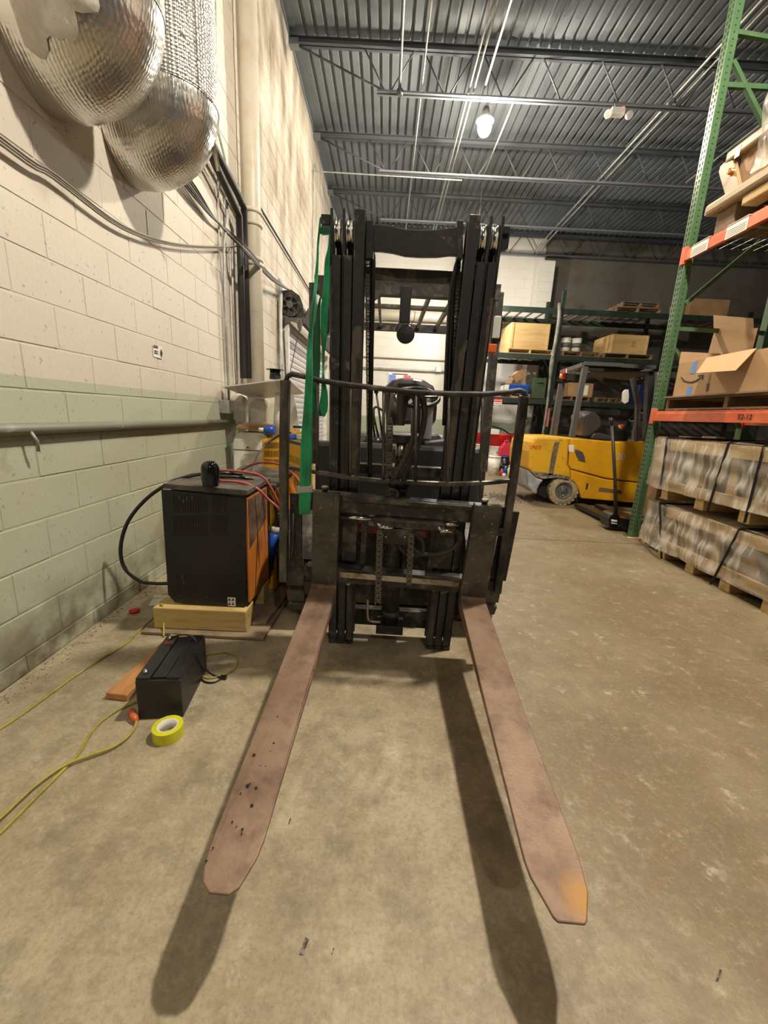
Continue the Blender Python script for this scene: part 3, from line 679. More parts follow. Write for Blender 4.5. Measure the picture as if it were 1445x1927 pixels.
for r_ in (.0, .745): obj('fork_pin', MB().lathe([(.014, 0), (.014, .02), (.018, .022), (.016, .03)], C_.p(r_ - .01, .505, .028), axis=C_.u, n=12), MBAR, T)
# --- carriage
def cb_(name, r, u, b, mt=MMAST2, bev=.003, fr=C_, par=T, label=None):
    mb = MB(); fr.box(mb, r, u, b); return obj(name, mb, mt, par, label, bev=bev)
car = cb_('carriage', (-.10, .86), (.405, .495), (.047, .10))
cb_('carriage_bar', (-.10, .86), (.02, .10), (.047, .105), MMAST2, par=car)
cb_('worn_edge', (.07, .68), (.055, .088), (.040, .047), MBAR, .002, par=car)
cb_('hook_lip', (.07, .68), (.470, .492), (.030, .047), MMAST2, .002, par=car)
for k in range(7): cb_('notch', (.10 + k * .085 + (.02 if k > 3 else 0), .135 + k * .085), (.452, .462), (.046, .048), MSTEEL, 0, par=car)
for r in ((.07, .145), (.535, .635)): cb_('carriage_panel', (r[0], r[1]), (.12, .385), (.10, .115), MMAST2, par=car)
for r in (.165, .515): cb_('carriage_upright', (r, r + .03), (-.02, .43), (.105, .17), MMAST2, par=car)
cb_('chain_anchor_plate', (.268, .415), (.262, .345), (.04, .06), MMAST2, par=car)
for x, y in ((726, 1010), (762, 1011)): obj('bolt', MB().lathe([(.008, 0), (.008, .008), (0, .01)], C_.px(x, y, .04), axis=-Bv, n=8), MBAR, car)
cb_('shift_cylinder', (.225, .57), (.352, .402), (.028, .075), MMAST2, .015)
for a, b in (((640, 972), (708, 977)), ((835, 987), (863, 986))): obj('cylinder_rod', MB().tube([C_.px(*a, .05), C_.px(*b, .05)], .011, 12), MSILV, T)
for x, y in ((714, 991), (828, 998)):
    obj('hose_fitting', MB().tube([C_.px(x, y, .035), C_.px(x + 14, y + 1, .035), C_.px(x + 26, y + 2, .04)], [.014, .009, .012], 10), MSILV, T)
    obj('banjo_bolt', MB().lathe([(.013, -.01), (.013, .012), (.006, .016)], C_.px(x, y - 3, .03), axis=C_.u - Bv * .6, n=6), MSILV, T)
for P, rr in (([(740, 993), (768, 998), (790, 1012), (797, 1030), (790, 1043), (775, 1046), (758, 1036), (750, 1020), (752, 1008)], .012), ([(768, 1022), (785, 1040), (812, 1044), (842, 1038), (862, 1022), (866, 1006), (856, 999)], .011)):
    obj('hydraulic_hose', MB().tube(curve_pts([C_.px(x, y, .075) for x, y in P], 5), rr, 8), MHOSE, T)
# hanging ring
mb = MB(); rc = C_.p(.305, .512, .06)
mb.tube([rc + C_.r * .026 * math.cos(a) + C_.u * .026 * math.sin(a) for a in [math.pi * (k / 10 * 1.4 - .2) for k in range(11)]], .008, 8); obj('lifting_eye', mb, MMAST2, T)
# side plates outboard of the shanks
cb_('side_plate', (-.185, -.125), (.03, .475), (.06, .075)); cb_('side_plate', (.835, .915), (.10, .475), (.06, .075))
for P in ([(552, 965), (551, 1030), (546, 1060)],): obj('latch_rod', MB().tube([C_.px(x, y, .05) for x, y in P], .006, 6), MSTEEL, T)
cb_('shaft_end', (.815, .85), (.36, .40), (.02, .06), MMAST2)
# --- load backrest
BR = obj('load_backrest', MB().tube([C_.px(x, y, .03) for x, y in ((536, 770), (537, 722), (541, 708), (550, 704), (575, 709), (600, 716), (655, 724), (722, 732), (782, 738), (845, 741), (912, 742), (950, 739), (978, 735), (986, 738), (989, 748), (986, 790))], .0115, 10), MMAST2, T)
for P, w in (([(536, 715), (533, 890), (534, 1000), (533, 1094)], .038), ([(987, 745), (967, 900), (950, 1010), (936, 1116)], .034)):
    pts = [C_.px(x, y, .03) for x, y in P]; mb = MB(); N_ = len(pts); V = []
    for p in pts: V += [p - C_.r * w / 2 - Bv * .012, p + C_.r * w / 2 - Bv * .012, p + C_.r * w / 2 + Bv * .03, p - C_.r * w / 2 + Bv * .03]
    F = [(i * 4 + k, i * 4 + (k + 1) % 4, i * 4 + 4 + (k + 1) % 4, i * 4 + 4 + k) for i in range(N_ - 1) for k in range(4)] + [(3, 2, 1, 0), tuple(len(V) - 4 + k for k in range(4))]
    mb.add(V, [f[::-1] for f in F]); obj('side_bar', mb, MSTEEL, BR, bev=.004)
low = [(545, 880), (600, 889), (655, 898), (722, 905), (782, 908), (845, 911), (912, 909), (965, 904)]
pts = [C_.px(x, y, .03) for x, y in low]; mb = MB()
for a, b in zip(pts, pts[1:]): mb.bar(a, b, .02, .016, C_.u)
obj('lower_rail', mb, MSTEEL, BR)
topl = [(598, 716), (660, 724), (722, 732), (783, 738), (845, 741), (908, 742)]; lowl = [(597, 889), (659, 899), (721, 905), (782, 908), (842, 911), (904, 909)]
for (a, b) in zip(topl, lowl): obj('backrest_rod', MB().tube([C_.px(*a, .03), C_.px(*b, .03)], .0065, 6), MSTEEL, BR)
# --- mast
UB, US, UT = -.40, 1.492, 1.652
def rail_(r0, r1, top, web, label=None):
    mb = MB(); t = .012; d0, d1 = .135, .235
    M_.box(mb, (r0, r1), (UB, top), (d0, d0 + .018)); M_.box(mb, (r0, r1), (UB, top), (d1 - .018, d1))
    w = (r0, r0 + t) if web < 0 else ((r1 - t, r1) if web > 0 else (r0 + (r1 - r0) / 2 - .006, r0 + (r1 - r0) / 2 + .006))
    M_.box(mb, w, (UB, UT if top < UT else top), (d0 if top < UT else d0 + .018, d1))
    o = obj('mast_rail', mb, MMAST, T, label, bev=.0025)
    return o
rail_(.003, .046, US, -1); rail_(.052, .094, US, -1); rail_(.099, .143, UT, 0, 'tall inner mast rail with bare worn steel')
rail_(.553, .598, UT, 0); rail_(.604, .646, US, 1); rail_(.651, .693, US, 1)
rr_ = random.Random(3)
def bare(xs, b, name='bare_steel_patch'):
    L_ = [(x0 + rr_.uniform(-1.5, 1.5), y) for y, x0, x1 in xs]; Q_ = [(x1 + rr_.uniform(-.4, .4), y) for y, x0, x1 in xs][::-1]
    V = [M_.px(x, y, b) for x, y in L_ + Q_]; n = len(xs); mb = MB(); mb.add(V, [(i + 1, i, 2 * n - 1 - i, 2 * n - 2 - i) for i in range(n - 1)])
    return obj(name, mb, mat('bare_mast_steel', (.16, .135, .11), .5, .4, c2=(.09, .075, .065), scale=12, thr=(.4, .65)), T)
bare([(614, 671, 680), (622, 665, 680)] + [(630 + 12 * k, 663.5 - k * .35, 679.5 - k * .5 - (7 if 3 < k < 7 else 0)) for k in range(22)], .1335)
bare([(640, 874, 880), (652, 870, 879)] + [(664 + 12 * k, 863 - k * 1.25 + (5 if 2 < k < 5 else 0), 875 - k * 1.45) for k in range(19)], .1335)
bare([(500 + 16 * k, 621.5 - k * .07, 623 + rr_.uniform(0, 2.5) - k * .05) for k in range(25)], .1335); bare([(560 + 16 * k, 925.5 - k * 2.1 - (8 if k in (9, 10, 11) else 2), 929 - k * 2.25) for k in range(20)], .1335)
for ra, rb in ((.019, .045), (.067, .094), (.604, .631), (.652, .678)):
    prof = [(.03, ra - .0), (.052, ra), (.054, ra + .002), (.046, ra + .007), (.046, rb - .007), (.054, rb - .002), (.052, rb), (.03, rb)]
    obj('chain_sheave', MB().lathe(prof, M_.p(0, 1.578, .185), axis=M_.r, n=28), MSILV, T)
    cb_('sheave_pocket', (ra, rb), (US, 1.545), (.20, .225), MMAST2, 0, M_)
for r0 in (.012, .060, .108, .562, .612, .660): cb_('rail_foot', (r0 - .006, r0 + .032), (UB - .022, UB), (.13, .16), MMAST2, .002, M_)
for r0, mt in ((.122, MSTEEL), (.572, MSTEEL)): cb_('guide_strip', (r0 - .014, r0 + .014), (-.385, .0), (.118, .135), mt, .002, M_)
for x, y in ((655, 1098), (815, 1108), (842, 1110)): obj('roller_pin', MB().lathe([(.011, 0), (.012, .006), (.006, .009), (0, .009)], C_.px(x, y, .095), axis=-Bv, n=12), MBAR, T)
# top cross member, wavy plate
up = [(692, 423), (715, 422), (738, 425), (760, 431), (790, 433), (820, 432), (848, 428), (868, 428)]; dn = [(866, 481), (846, 480), (822, 483), (790, 483), (762, 481), (738, 475), (715, 472), (694, 472)]
obj('top_crossmember', MB().prism([M_.px(x, y, .15) for x, y in up + dn], Bv * .03), MMAST, T, bev=.003)
for x0, x1 in ((688, 703), (860, 872)): obj('crossmember_ear', MB().prism([M_.px(x, y, .145) for x, y in ((x0, 414), (x1, 414), (x1 - 1, 486), (x0, 486))], Bv * .05), MMAST, T, bev=.003)
cb_('crossmember', (.10, .60), (1.425, 1.475), (.24, .28), MMAST2, .003, M_)
cb_('crossmember', (.0, .70), (.55, .60), (.245, .28), MMAST2, .003, M_)
cb_('lower_crossmember', (.03, .67), (-.35, -.24), (.22, .26), MMAST2, .003, M_)
for (x0, x1, y0, y1, nm) in ((604, 621, 402, 423, 0), (941, 961, 424, 440, 1)):
    obj('mast_bracket', MB().prism([M_.px(x, y, .14) for x, y in ((x0, y0), (x1, y0 + 1), (x1 - 1, y1), (x0, y1 - 1))], Bv * .07), MMAST, T, bev=.003)
obj('bracket_stub', MB().prism([M_.px(x, y, .16) for x, y in ((943, 440), (960, 440), (956, 468), (942, 472))], Bv * .04), MMAST, T, bev=.003)
obj('bracket_plate', MB().prism([M_.px(x, y, .15) for x, y in ((604, 424), (620, 424), (620, 438), (604, 439))], Bv * .03), MTAPE, T)
# --- chains
def chain(P, w, pitch, mt=MGREASE, name='lift_chain'):
    mb = MB(); k = 0; d_ = P[1] - P[0]; n = int(d_.length / pitch); t = d_.normalized(); x = t.cross(Bv).normalized()
    for i in range(n):
        c = P[0] + t * (i + .5) * pitch
        for s in ((-1, 1) if i % 2 else (-.55, .0, .55)):
            q = c + x * s * w * .42; mb.cbox(q, (w * .16, w * .5, pitch * 1.45), Matrix((x, Bv, t)).transposed())
        mb.tube([c - x * w * .5, c + x * w * .5], w * .14, 5)
    return obj(name, mb, mt, T, kind='stuff')
chain([C_.px(715, 998, .02), C_.px(711, 1136, .02)], .030, .0145); chain([C_.px(774, 1004, .02), C_.px(769, 1102, .02)], .028, .0145)
chain([M_.px(692, 470, .21), M_.px(695, 880, .21)], .024, .0155); chain([M_.px(862, 490, .21), M_.px(843, 880, .21)], .024, .0155)
chain([M_.px(733, 788, .13), M_.px(732, 902, .13)], .032, .0155)
# --- cylinders, hoses
cyl = obj('lift_cylinder', MB().tube([M_.p(.345, -.29, .17), M_.p(.345, .52, .17)], .045, 20), MMAST2, T)
obj('cylinder_collar', MB().lathe([(.045, 0), (.052, .004), (.052, .03), (.045, .034)], M_.p(.345, -.23, .17), axis=M_.u, n=20), MSTEEL, cyl)
obj('cylinder_head', MB().tube([M_.p(.345, .52, .17), M_.p(.345, .62, .17)], .055, 20), MMAST2, cyl)
obj('cylinder_rod', MB().tube([M_.p(.345, .62, .17), M_.p(.345, .74, .17)], .026, 16), MBAR, cyl)
cb_('crosshead', (.255, .435), (.735, .775), (.13, .21), MMAST2, .006, M_); cb_('chain_anchor', (.26, .30), (.70, .735), (.12, .14), MSTEEL, .003, M_)
cb_('cylinder_foot', (.27, .42), (-.335, -.28), (.12, .22), MMAST2, .004, M_)
obj('brake_pipe', MB().tube(curve_pts([C_.px(x, y, .12) for x, y in ((692, 1128), (692, 1160), (696, 1168), (706, 1170), (716, 1170))], 4), .008, 8), MBAR, T)
cb_('pipe_tab', (.195, .235), (-.05, .02), (.10, .11), MSTEEL, .002)
for dx, db in ((0, .06), (14, .09)):
    P = [(738 + dx, 912), (752 + dx, 880), (768 + dx, 850), (778 + dx, 820), (784 + dx, 790), (784 + dx, 764), (778 + dx, 746), (766 + dx, 738), (757 + dx * .6, 746), (754 + dx * .5, 766), (755, 800)]
    obj('hydraulic_hose', MB().tube(curve_pts([M_.px(x, y, db) for x, y in P], 5), .0135, 10), MHOSE, T)
for pts in ([(700, 476), (702, 500), (699, 640), (697, 780), (696, 900)], [(868, 478), (858, 505), (852, 560), (846, 700), (838, 880)], [(862, 500), (850, 540), (843, 640), (836, 800)]):
    obj('hydraulic_hose', MB().tube(curve_pts([M_.px(x, y, .20) for x, y in pts], 5), .011, 8), MBLACK, T)
cb_('hose_pulley_block', (.31, .36), (.86, .98), (.14, .19), MBLACK, .01, M_)
# --- wheels
def wheel(parent, name, c, Ro, w, axis, mt, mtr, rim, nl=18, lug=.02):
    a = Vector(axis); c = Vector(c)
    t = obj(name, MB().lathe([(Ro * .55, -w / 2), (Ro * .93, -w / 2), (Ro * .985, -w / 2 + w * .10), (Ro * .985, w / 2 - w * .10), (Ro * .93, w / 2), (Ro * .55, w / 2)], c, axis=a, n=36, caps=False), mt, parent)
    x = a.orthogonal().normalized(); y = a.cross(x); mb = MB()
    for k in range(nl):
        for s in (-1, 1):
            g = 2 * math.pi * (k + (.25 if s > 0 else -.25)) / nl; rad = x * math.cos(g) + y * math.sin(g); tan = a.cross(rad)
            mb.cbox(c + rad * (Ro - lug * .25) + a * s * w * .26, (w * .50, 2 * math.pi * Ro / nl * .68, lug), Matrix((a, tan, rad)).transposed())
    obj('tread_block', mb, mtr, t, kind='stuff')
    obj('rim', MB().lathe([(.0, w * .38), (Ro * .2, w * .38), (Ro * .24, w * .30), (Ro * .48, w * .30), (Ro * .56, w * .50), (Ro * .60, w * .50), (Ro * .60, -w * .5), (0, -w * .5)], c, axis=a, n=28), rim, t)
    return t
for xc in (-.425, .615): wheel(T, 'front_wheel', (xc, 2.535, .335), .335, .20, (1 if xc > 0 else -1, 0, 0), MRUB, MTREAD, MSTEEL)
# --- body
def tb(name, lo, hi, mt=MMAST2, bev=.01, par=T, label=None): return obj(name, MB().box(lo, hi), mt, par, label, bev=bev)
tb('chassis', (-.30, 2.42, .09), (.50, 4.35, .62)); tb('counterweight', (-.44, 3.95, .25), (.70, 4.55, 1.10), bev=.08)
for xc in (-.43, .62): wheel(T, 'rear_wheel', (xc - (.02 if xc > 0 else -.02), 4.05, .235), .235, .16, (1 if xc > 0 else -1, 0, 0), MRUB, MTREAD, MSTEEL, 14)
tb('front_cowl', (-.44, 2.62, .62), (.64, 2.72, 1.10), mat('dark_cowl', (.028, .028, .03), .35), .03)
tb('side_body', (-.42, 2.72, .60), (-.30, 4.0, .98), bev=.03); tb('side_body', (.50, 2.72, .60), (.70, 4.0, .98), bev=.03)
tb('seat_deck', (-.42, 3.05, .62), (.62, 4.0, 1.00), bev=.03)
for xa in (-.56, .50): 
    mb = MB(); ang = [math.radians(a) for a in range(20, 175, 12)]
    for a, b in zip(ang, ang[1:]):
        p = lambda g, r: (xa, 2.535 - r * math.cos(g), .335 + r * math.sin(g)); q = lambda g, r: (xa + .24, 2.535 - r * math.cos(g), .335 + r * math.sin(g))
        mb.hexa([p(a, .36), q(a, .36), q(b, .36), p(b, .36), p(a, .375), q(a, .375), q(b, .375), p(b, .375)])
    obj('fender', mb, MMAST2, T)
obj('red_crossbar', MB().hexa([Vector(v) for v in (at(561, 992, Y=2.34), at(802, 1012, Y=2.34), at(802, 1012, Y=2.40), at(561, 992, Y=2.40), at(561, 976, Y=2.34), at(802, 1001, Y=2.34), at(802, 1001, Y=2.40), at(561, 976, Y=2.40))]), MREDP, T)
tb('toe_plate', (-.40, 2.34, .60), (.60, 2.64, .64)); tb('axle', (-.33, 2.47, .27), (.52, 2.60, .40), bev=.02)
for x0 in (-.13, .40): obj('tilt_cylinder', MB().tube([(x0, 2.25, .70), (x0, 2.9, .60)], .035, 12), MMAST2, T)
# dashboard, steering, levers, seat
db0, db1 = at(793, 757, Y=2.78), at(806, 828, Y=2.78)
tb('steering_column_cover', (db0.x, 2.78, db1.z), (db1.x + .02, 2.84, db0.z), mat('grey_cover', (.22, .22, .22), .45), .01)
obj('dashboard', MB().prism([at(x, y, Y=2.66) for x, y in ((800, 832), (842, 828), (866, 845), (870, 905), (800, 905))], (0, .12, 0)), mat('dash_grey', (.05, .05, .055), .4), T, bev=.01)
wc = at(783, 747, Y=2.88); mb = MB(); ax = Vector((0, -.42, .9)).normalized(); x = Vector((1, 0, 0)); y = ax.cross(x)
mb.tube([wc + (x * math.cos(a) + y * math.sin(a)) * .155 for a in [2 * math.pi * k / 32 for k in range(33)]], .013, 8, caps=False)
sw = obj('steering_wheel', mb, MBLACK, T)
for a in (.2, 2.2, 4.3): obj('wheel_spoke', MB().bar(wc, wc + (x * math.cos(a) + y * math.sin(a)) * .155, .03, .012, ax), MBLACK, sw)
obj('steering_column', MB().tube([wc, wc + Vector((0, -.12, -.35))], .03, 10), MBLACK, T)
for (xa, ya), (xb, yb) in (((708, 738), (720, 826)), ((694, 736), (706, 830)), ((697, 762), (714, 832))):
    l_ = obj('control_lever', MB().tube([at(xa, ya, Y=2.8), at((xa + xb) / 2 - 1, (ya + yb) / 2 - 8, Y=2.8), at(xb, yb, Y=2.8)], .007, 6), MMAST2, T)
    if ya < 760: obj('lever_knob', MB().cbox(at(xa, ya - 2, Y=2.8), (.03, .03, .028)), MBLACK, l_, bev=.006)
obj('lever_boot', MB().lathe([(.05, 0), (.035, .03), (.045, .05), (.02, .08)], at(708, 845, Y=2.8), n=14), MBLACK, T)
obj('hand_brake', MB().tube(curve_pts([at(705, 800, Y=2.8), at(703, 772, Y=2.8), at(710, 766, Y=2.8), at(724, 776, Y=2.8)], 4), .008, 6), MMAST2, T)
YS = 3.35; so = [(727, 800), (724, 770), (722, 745), (726, 728), (738, 717), (757, 713), (778, 713), (800, 717), (816, 727), (823, 745), (823, 770), (820, 800)]
seat = obj('seat', MB().prism([at(x, y, Y=YS) for x, y in so], (0, .14, .02)), MSEAT, T, bev=.035)
obj('backrest_slot', MB().cbox(at(769, 727, Y=YS - .004), (.17, .02, .05)), MBLACK, seat, bev=.008)
for xx in (742, 803): obj('side_bolster', MB().tube([at(xx, 730, Y=YS - .02), at(xx, 800, Y=YS - .05)], [.035, .05], 12), MSEAT, seat)
tb('seat_cushion', (at(725, 800, Y=YS).x, 2.98, 1.02), (at(823, 800, Y=YS).x, YS + .02, 1.16), MSEAT, .04)
# overhead guard
ZG = 2.03; YG0, YG1 = 2.72, 3.95
og = obj('overhead_guard', MB().bar((-.46, YG0, ZG), (.66, YG0, ZG), .07, .085).bar((-.40, YG1, ZG + .02), (.60, YG1, ZG + .02), .06, .06).bar((-.44, YG0, ZG), (-.40, YG1, ZG + .02), .05, .05).bar((.64, YG0, ZG), (.60, YG1, ZG + .02), .05, .05), MMAST2, T)
for k in range(6): x_ = -.24 + k * .165; obj('guard_bar', MB().bar((x_, YG0, ZG + .02), (x_, YG1, ZG + .03), .022, .04), MSTEEL, og)
obj('guard_cross_bar', MB().bar((-.40, 3.3, ZG + .035), (.60, 3.3, ZG + .035), .07, .02), MSTEEL, og)
for s, xt, xb in ((-1, -.47, -.45), (1, .66, .655)):
    obj('guard_pillar', MB().bar((xt, YG0, ZG), (xb, 2.66, .95), .045, .06, (0, 1, 0)), MMAST2, og)
    obj('guard_pillar', MB().bar((xt * .92, YG1, ZG), (xb * .95, 4.2, 1.0), .045, .06, (0, 1, 0)), MMAST2, og)
obj('corner_hook', MB().prism([at(x, y, Y=2.62) for x, y in ((702, 548), (716, 545), (719, 526), (721, 538), (718, 550), (708, 562), (702, 565))], (0, .03, 0)), MSTEEL, og)
mz = at(763, 566, Y=YG0 - .04)
mirror = obj('mirror_bracket', MB().box((mz.x - .032, YG0 - .06, at(763, 612, Y=YG0).z), (mz.x + .032, YG0 - .02, ZG)), MBLACK, og, bev=.004)
mc = at(763, 629, Y=YG0 - .04); obj('mirror', MB().lathe([(.0, -.012), (.052, -.01), (.056, 0), (.052, .01), (0, .012)], mc, axis=(0, 1, 0), n=24, smooth=False), MBLACK, mirror)
obj('mirror_stem', MB().tube([at(762, 612, Y=YG0 - .04), mc], .008, 6), MSILV, mirror)
for pts in ([(752, 584), (752, 600), (757, 612)], [(781, 586), (779, 602), (772, 612)]): obj('lamp_wire', MB().tube([at(x, y, Y=YG0 - .045) for x, y in pts], .002, 5), MBLACK, mirror)
for xs, x0 in ((1, 932), (-1, 612)):
    c = at(x0, 621 if xs > 0 else 604, Y=2.62)
    h_ = obj('head_lamp', MB().cbox(c, (.060, .09, .155)), MBLACK, og, bev=.015)
    obj('lamp_lens', MB().cbox(c + Vector((-.005, -.047, .005)), (.044, .012, .12)), MGLASS, h_, bev=.004)
    obj('turn_signal', MB().cbox(c + Vector((-.02, -.02, -.11)), (.055, .06, .05)), MORA, h_, bev=.006)
# --- green sling hung on the mast bracket
def ribbon(rows, b, th=.004, fr=C_, waves=0.):
    """rows of (y, xl, xr); follows pixels, laid at depth b of the mast frame"""
    L, Rr = [], []
    for i, (y, a, c) in enumerate(rows):
        bb = b[i] if isinstance(b, (list, tuple)) else b; L.append(fr.px(a, y, bb)); Rr.append(fr.px(c, y, bb))
    L, Rr = curve_pts(L, 5), curve_pts(Rr, 5); mb = MB(); n = 8; V = []
    for i, (l, r) in enumerate(zip(L, Rr)):
        for j in range(n + 1): V.append(l.lerp(r, j / n) - Bv * (abs(math.sin(j / n * math.pi * 3)) * .0025 + waves * math.sin(i * .5 + j)))
    W_ = [v + Bv * th for v in V]; m_ = len(L); o = m_ * (n + 1)
    F = [(i * (n + 1) + j, (i + 1) * (n + 1) + j, (i + 1) * (n + 1) + j + 1, i * (n + 1) + j + 1) for i in range(m_ - 1) for j in range(n)]
    G = [tuple(o + k for k in f[::-1]) for f in F]
    E_ = [(i * (n + 1), o + i * (n + 1), o + (i + 1) * (n + 1), (i + 1) * (n + 1)) for i in range(m_ - 1)] + [((i + 1) * (n + 1) + n, o + (i + 1) * (n + 1) + n, o + i * (n + 1) + n, i * (n + 1) + n) for i in range(m_ - 1)]
    mb.add(V + W_, F + G + E_, False); return mb
SL = thing('lifting_sling', 'green webbing sling looped over the left mast bracket and hanging to the carriage', 'strap', C_.px(574, 915, 0))
r1 = [(408, 603, 607), (414, 601, 604.5), (457, 596.5, 600.5), (491, 595, 599.5), (520, 592, 598), (557, 589, 595), (582, 586, 593), (645, 578.5, 588), (707, 575, 588.5), (769, 571, 587), (831, 566, 587), (870, 565, 586.5), (900, 564, 585.5), (935, 563, 585), (950, 562.5, 584), (968, 563, 583)]
obj('front_strand', ribbon(r1, [.17, .14, .12, .10, .09, .06, .05, .03, -.01, -.015, -.01, -.01, -.01, -.01, 0, .02]), MGRN, SL)
r2 = [(440, 619, 622), (465, 617, 621.5), (491, 611, 621), (524, 609, 621), (557, 606.5, 620), (582, 603, 618), (624, 603, 616), (665, 606, 611), (700, 606, 610), (717, 605, 612), (738, 604, 616), (760, 601, 617), (775, 603, 615), (784, 607, 611)]
obj('folded_strand', ribbon(r2, [.13] * 4 + [.11] * 4 + [.06, .05, .05, .05, .05, .05]), MGRN, SL, 'paler folded strand')
r3 = [(560, 601, 604), (592, 595, 602), (645, 592, 602.5), (690, 589, 602), (720, 587, 600), (748, 585, 599), (765, 586, 602), (779, 590, 607), (783, 598, 606)]
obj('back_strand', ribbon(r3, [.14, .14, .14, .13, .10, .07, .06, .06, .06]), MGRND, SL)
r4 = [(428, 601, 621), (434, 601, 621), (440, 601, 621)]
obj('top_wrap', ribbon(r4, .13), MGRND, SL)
tp = MB(); Lx = [C_.px(x, y, .0) for x, y in ((560, 915), (587, 913), (588, 925), (560, 927))]; tp.prism([p - Bv * .016 for p in Lx], Bv * .03); obj('tape_band', tp, MTAPE, SL, bev=.003)

# ================================================================== LEFT SIDE CLUTTER
def slots(name, cols, rows, Y, par, mt=MVENT, dz=.0):
    """vertical ventilation slots; cols are pixel x positions, rows (y0,y1) on the plane Y"""
    mb = MB()
    for (y0, y1) in rows:
        for x in cols:
            a = at(x, y1, Y=Y); b = at(x, y0, Y=Y); mb.box((a.x - .0035, Y - .0015, a.z), (a.x + .0035, Y + .002, b.z))
    return obj(name, mb, mt, par, kind='stuff')
# --- charger 1: black front, orange side
Y1 = 2.17
ch = thing('battery_charger', 'black fronted battery charger with orange side panel, nearest the camera by the left wall', 'charger', (-.965, 2.38, .16), 'battery chargers by the left wall')
fp = [at(x, y, Y=Y1) for x, y in ((303, 921), (463, 938), (460, 1146), (329, 1134), (316, 1119))]
obj('front_panel', MB().prism(fp, (0, .012, 0)), MDARK, ch, bev=.002)
xr = at(463, 938, Y=Y1).x; xl = at(305, 921, Y=Y1).x; zt = .825; zb = .165
obj('body', MB().box((xl + .03, Y1 + .012, zb), (xr - .012, Y1 + .43, zt)), MDARK, ch)
obj('lid', MB().prism([(xl + .012, Y1 - .012, zt + .012), (xr + .012, Y1 - .012, zt - .004), (xr + .012, Y1 + .45, zt - .004), (xl + .012, Y1 + .45, zt + .012)], (0, 0, .03)), MDUST, ch, bev=.004)
obj('rear_post', MB().box((xr - .03, Y1 + .40, zb), (xr + .006, Y1 + .44, zt)), MDARK, ch)
sp = obj('side_panel', MB().box((xr - .012, Y1 + .014, zb + .015), (xr, Y1 + .40, zt - .02)), MORG, ch, bev=.002)
obj('control_label', MB().prism([(xr, Y1 + .03, .50), (xr, Y1 + .37, .60), (xr, Y1 + .37, .79), (xr, Y1 + .03, .79)], (.002, 0, 0)), mat('smudged_label', (.20, .12, .07), .5, c2=(.07, .05, .04), scale=9, thr=(.4, .6)), sp)
obj('panel_seam', MB().prism([(xr, Y1 + .10, .19), (xr, Y1 + .112, .19), (xr, Y1 + .24, .76), (xr, Y1 + .228, .76)], (.0015, 0, 0)), MVENT, sp)
xs_ = list(range(329, 394, 5)) + list(range(402, 429, 5))
slots('vent_slot', xs_, [(931, 963), (971, 1006)], Y1, ch); slots('vent_slot', list(range(334, 430, 5)), [(1081, 1097), (1099, 1113)], Y1, ch)
gl = MB()
for x, y in ((338, 935), (345, 942), (352, 938), (362, 936), (341, 958), (344, 1086), (346, 1096), (372, 987)): a = at(x, y, Y=Y1); gl.box((a.x - .003, Y1 - .003, a.z - .012), (a.x + .003, Y1 - .0012, a.z + .010))
obj('inner_glint', gl, MSTEEL, ch, kind='stuff')
l4 = [at(x, y, Y=Y1) for x, y in ((428, 1124), (443, 1125), (443, 1141), (429, 1140))]
lb = obj('rating_label', MB().prism(l4, (0, -.0015, 0)), MPAPER, ch)
for i in (0, 1):
    for j in (0, 1): c = at(431.5 + 7 * i, 1128 + 8 * j, Y=Y1 - .002); obj('warning_mark', MB().prism([c + Vector((-.008, 0, -.008)), c + Vector((.008, 0, -.008)), c + Vector((0, 0, .010))], (0, -.001, 0)), MINK, lb)
for x, y in ((311, 952), (315, 1024), (318, 1094), (337, 1121), (388, 1124)): c = at(x, y, Y=Y1); obj('screw', MB().lathe([(.004, 0), (.003, .003), (0, .003)], c, axis=(0, -1, 0), n=8), MSTEEL, ch)
cc = at(397, 914, Z=zt + .045)
solo('plug_cap', MB().lathe([(.040, 0), (.042, .01), (.0455, .03), (.047, .07), (.046, .095), (.040, .115), (.028, .128), (.012, .134), (0, .135)], cc, n=28), MGLOSS, 'glossy black domed plug cap standing on the nearest charger', 'cap')
zl = zt + .055
solo('charger_cable', MB().tube(curve_pts([at(455, 893, Y=2.5), at(420, 890, Y=2.42), at(380, 892, Y=2.40), at(345, 899, Y=2.36), at(310, 914, Y=2.33), at(272, 942, Y=2.30), at(240, 983, Y=2.28), at(227, 1030, Y=2.27), at(234, 1068, Y=2.26), at(262, 1093, Y=2.24), at(290, 1098, Y=2.22), at(318, 1098, Y=2.21)], 6), .0105, 10), MBLACK,
     'thick black cable looping left off the nearest charger towards the wall', 'cable')
for P, r_, lbl in (([(414, 885), (440, 886), (470, 890), (492, 896), (508, 915), (520, 938), (530, 958)], .007, 'red cable crossing the back of the nearest charger lid'),
                   ([(414, 905), (440, 906), (465, 911), (487, 922), (505, 940), (522, 955), (532, 968)], .008, 'red cable crossing the front of the nearest charger lid')):
    solo('charger_cable', MB().tube(curve_pts([at(x, y, Y=2.42 + (.02 if P[0][1] < 890 else -.12) + .004 * i * (2 if i > 3 else 1)) for i, (x, y) in enumerate(P)], 5), r_, 8), MREDC, lbl, 'cable', 'red cables over the chargers')
solo('charger_cable', MB().tube(curve_pts([at(x, y, Y=Y_) for x, y, Y_ in ((414, 897, 2.4), (450, 898, 2.45), (480, 905, 2.5), (505, 930, 2.62), (519, 960, 2.66), (520, 1000, 2.66))], 5), .010, 8), MBLACK, 'black cable running right over the nearest charger down to the blue plug', 'cable')
bc = at(514, 1000, Y=2.64)
t = thing('power_plug', 'blue industrial plug hanging behind the nearest charger', 'plug', bc)
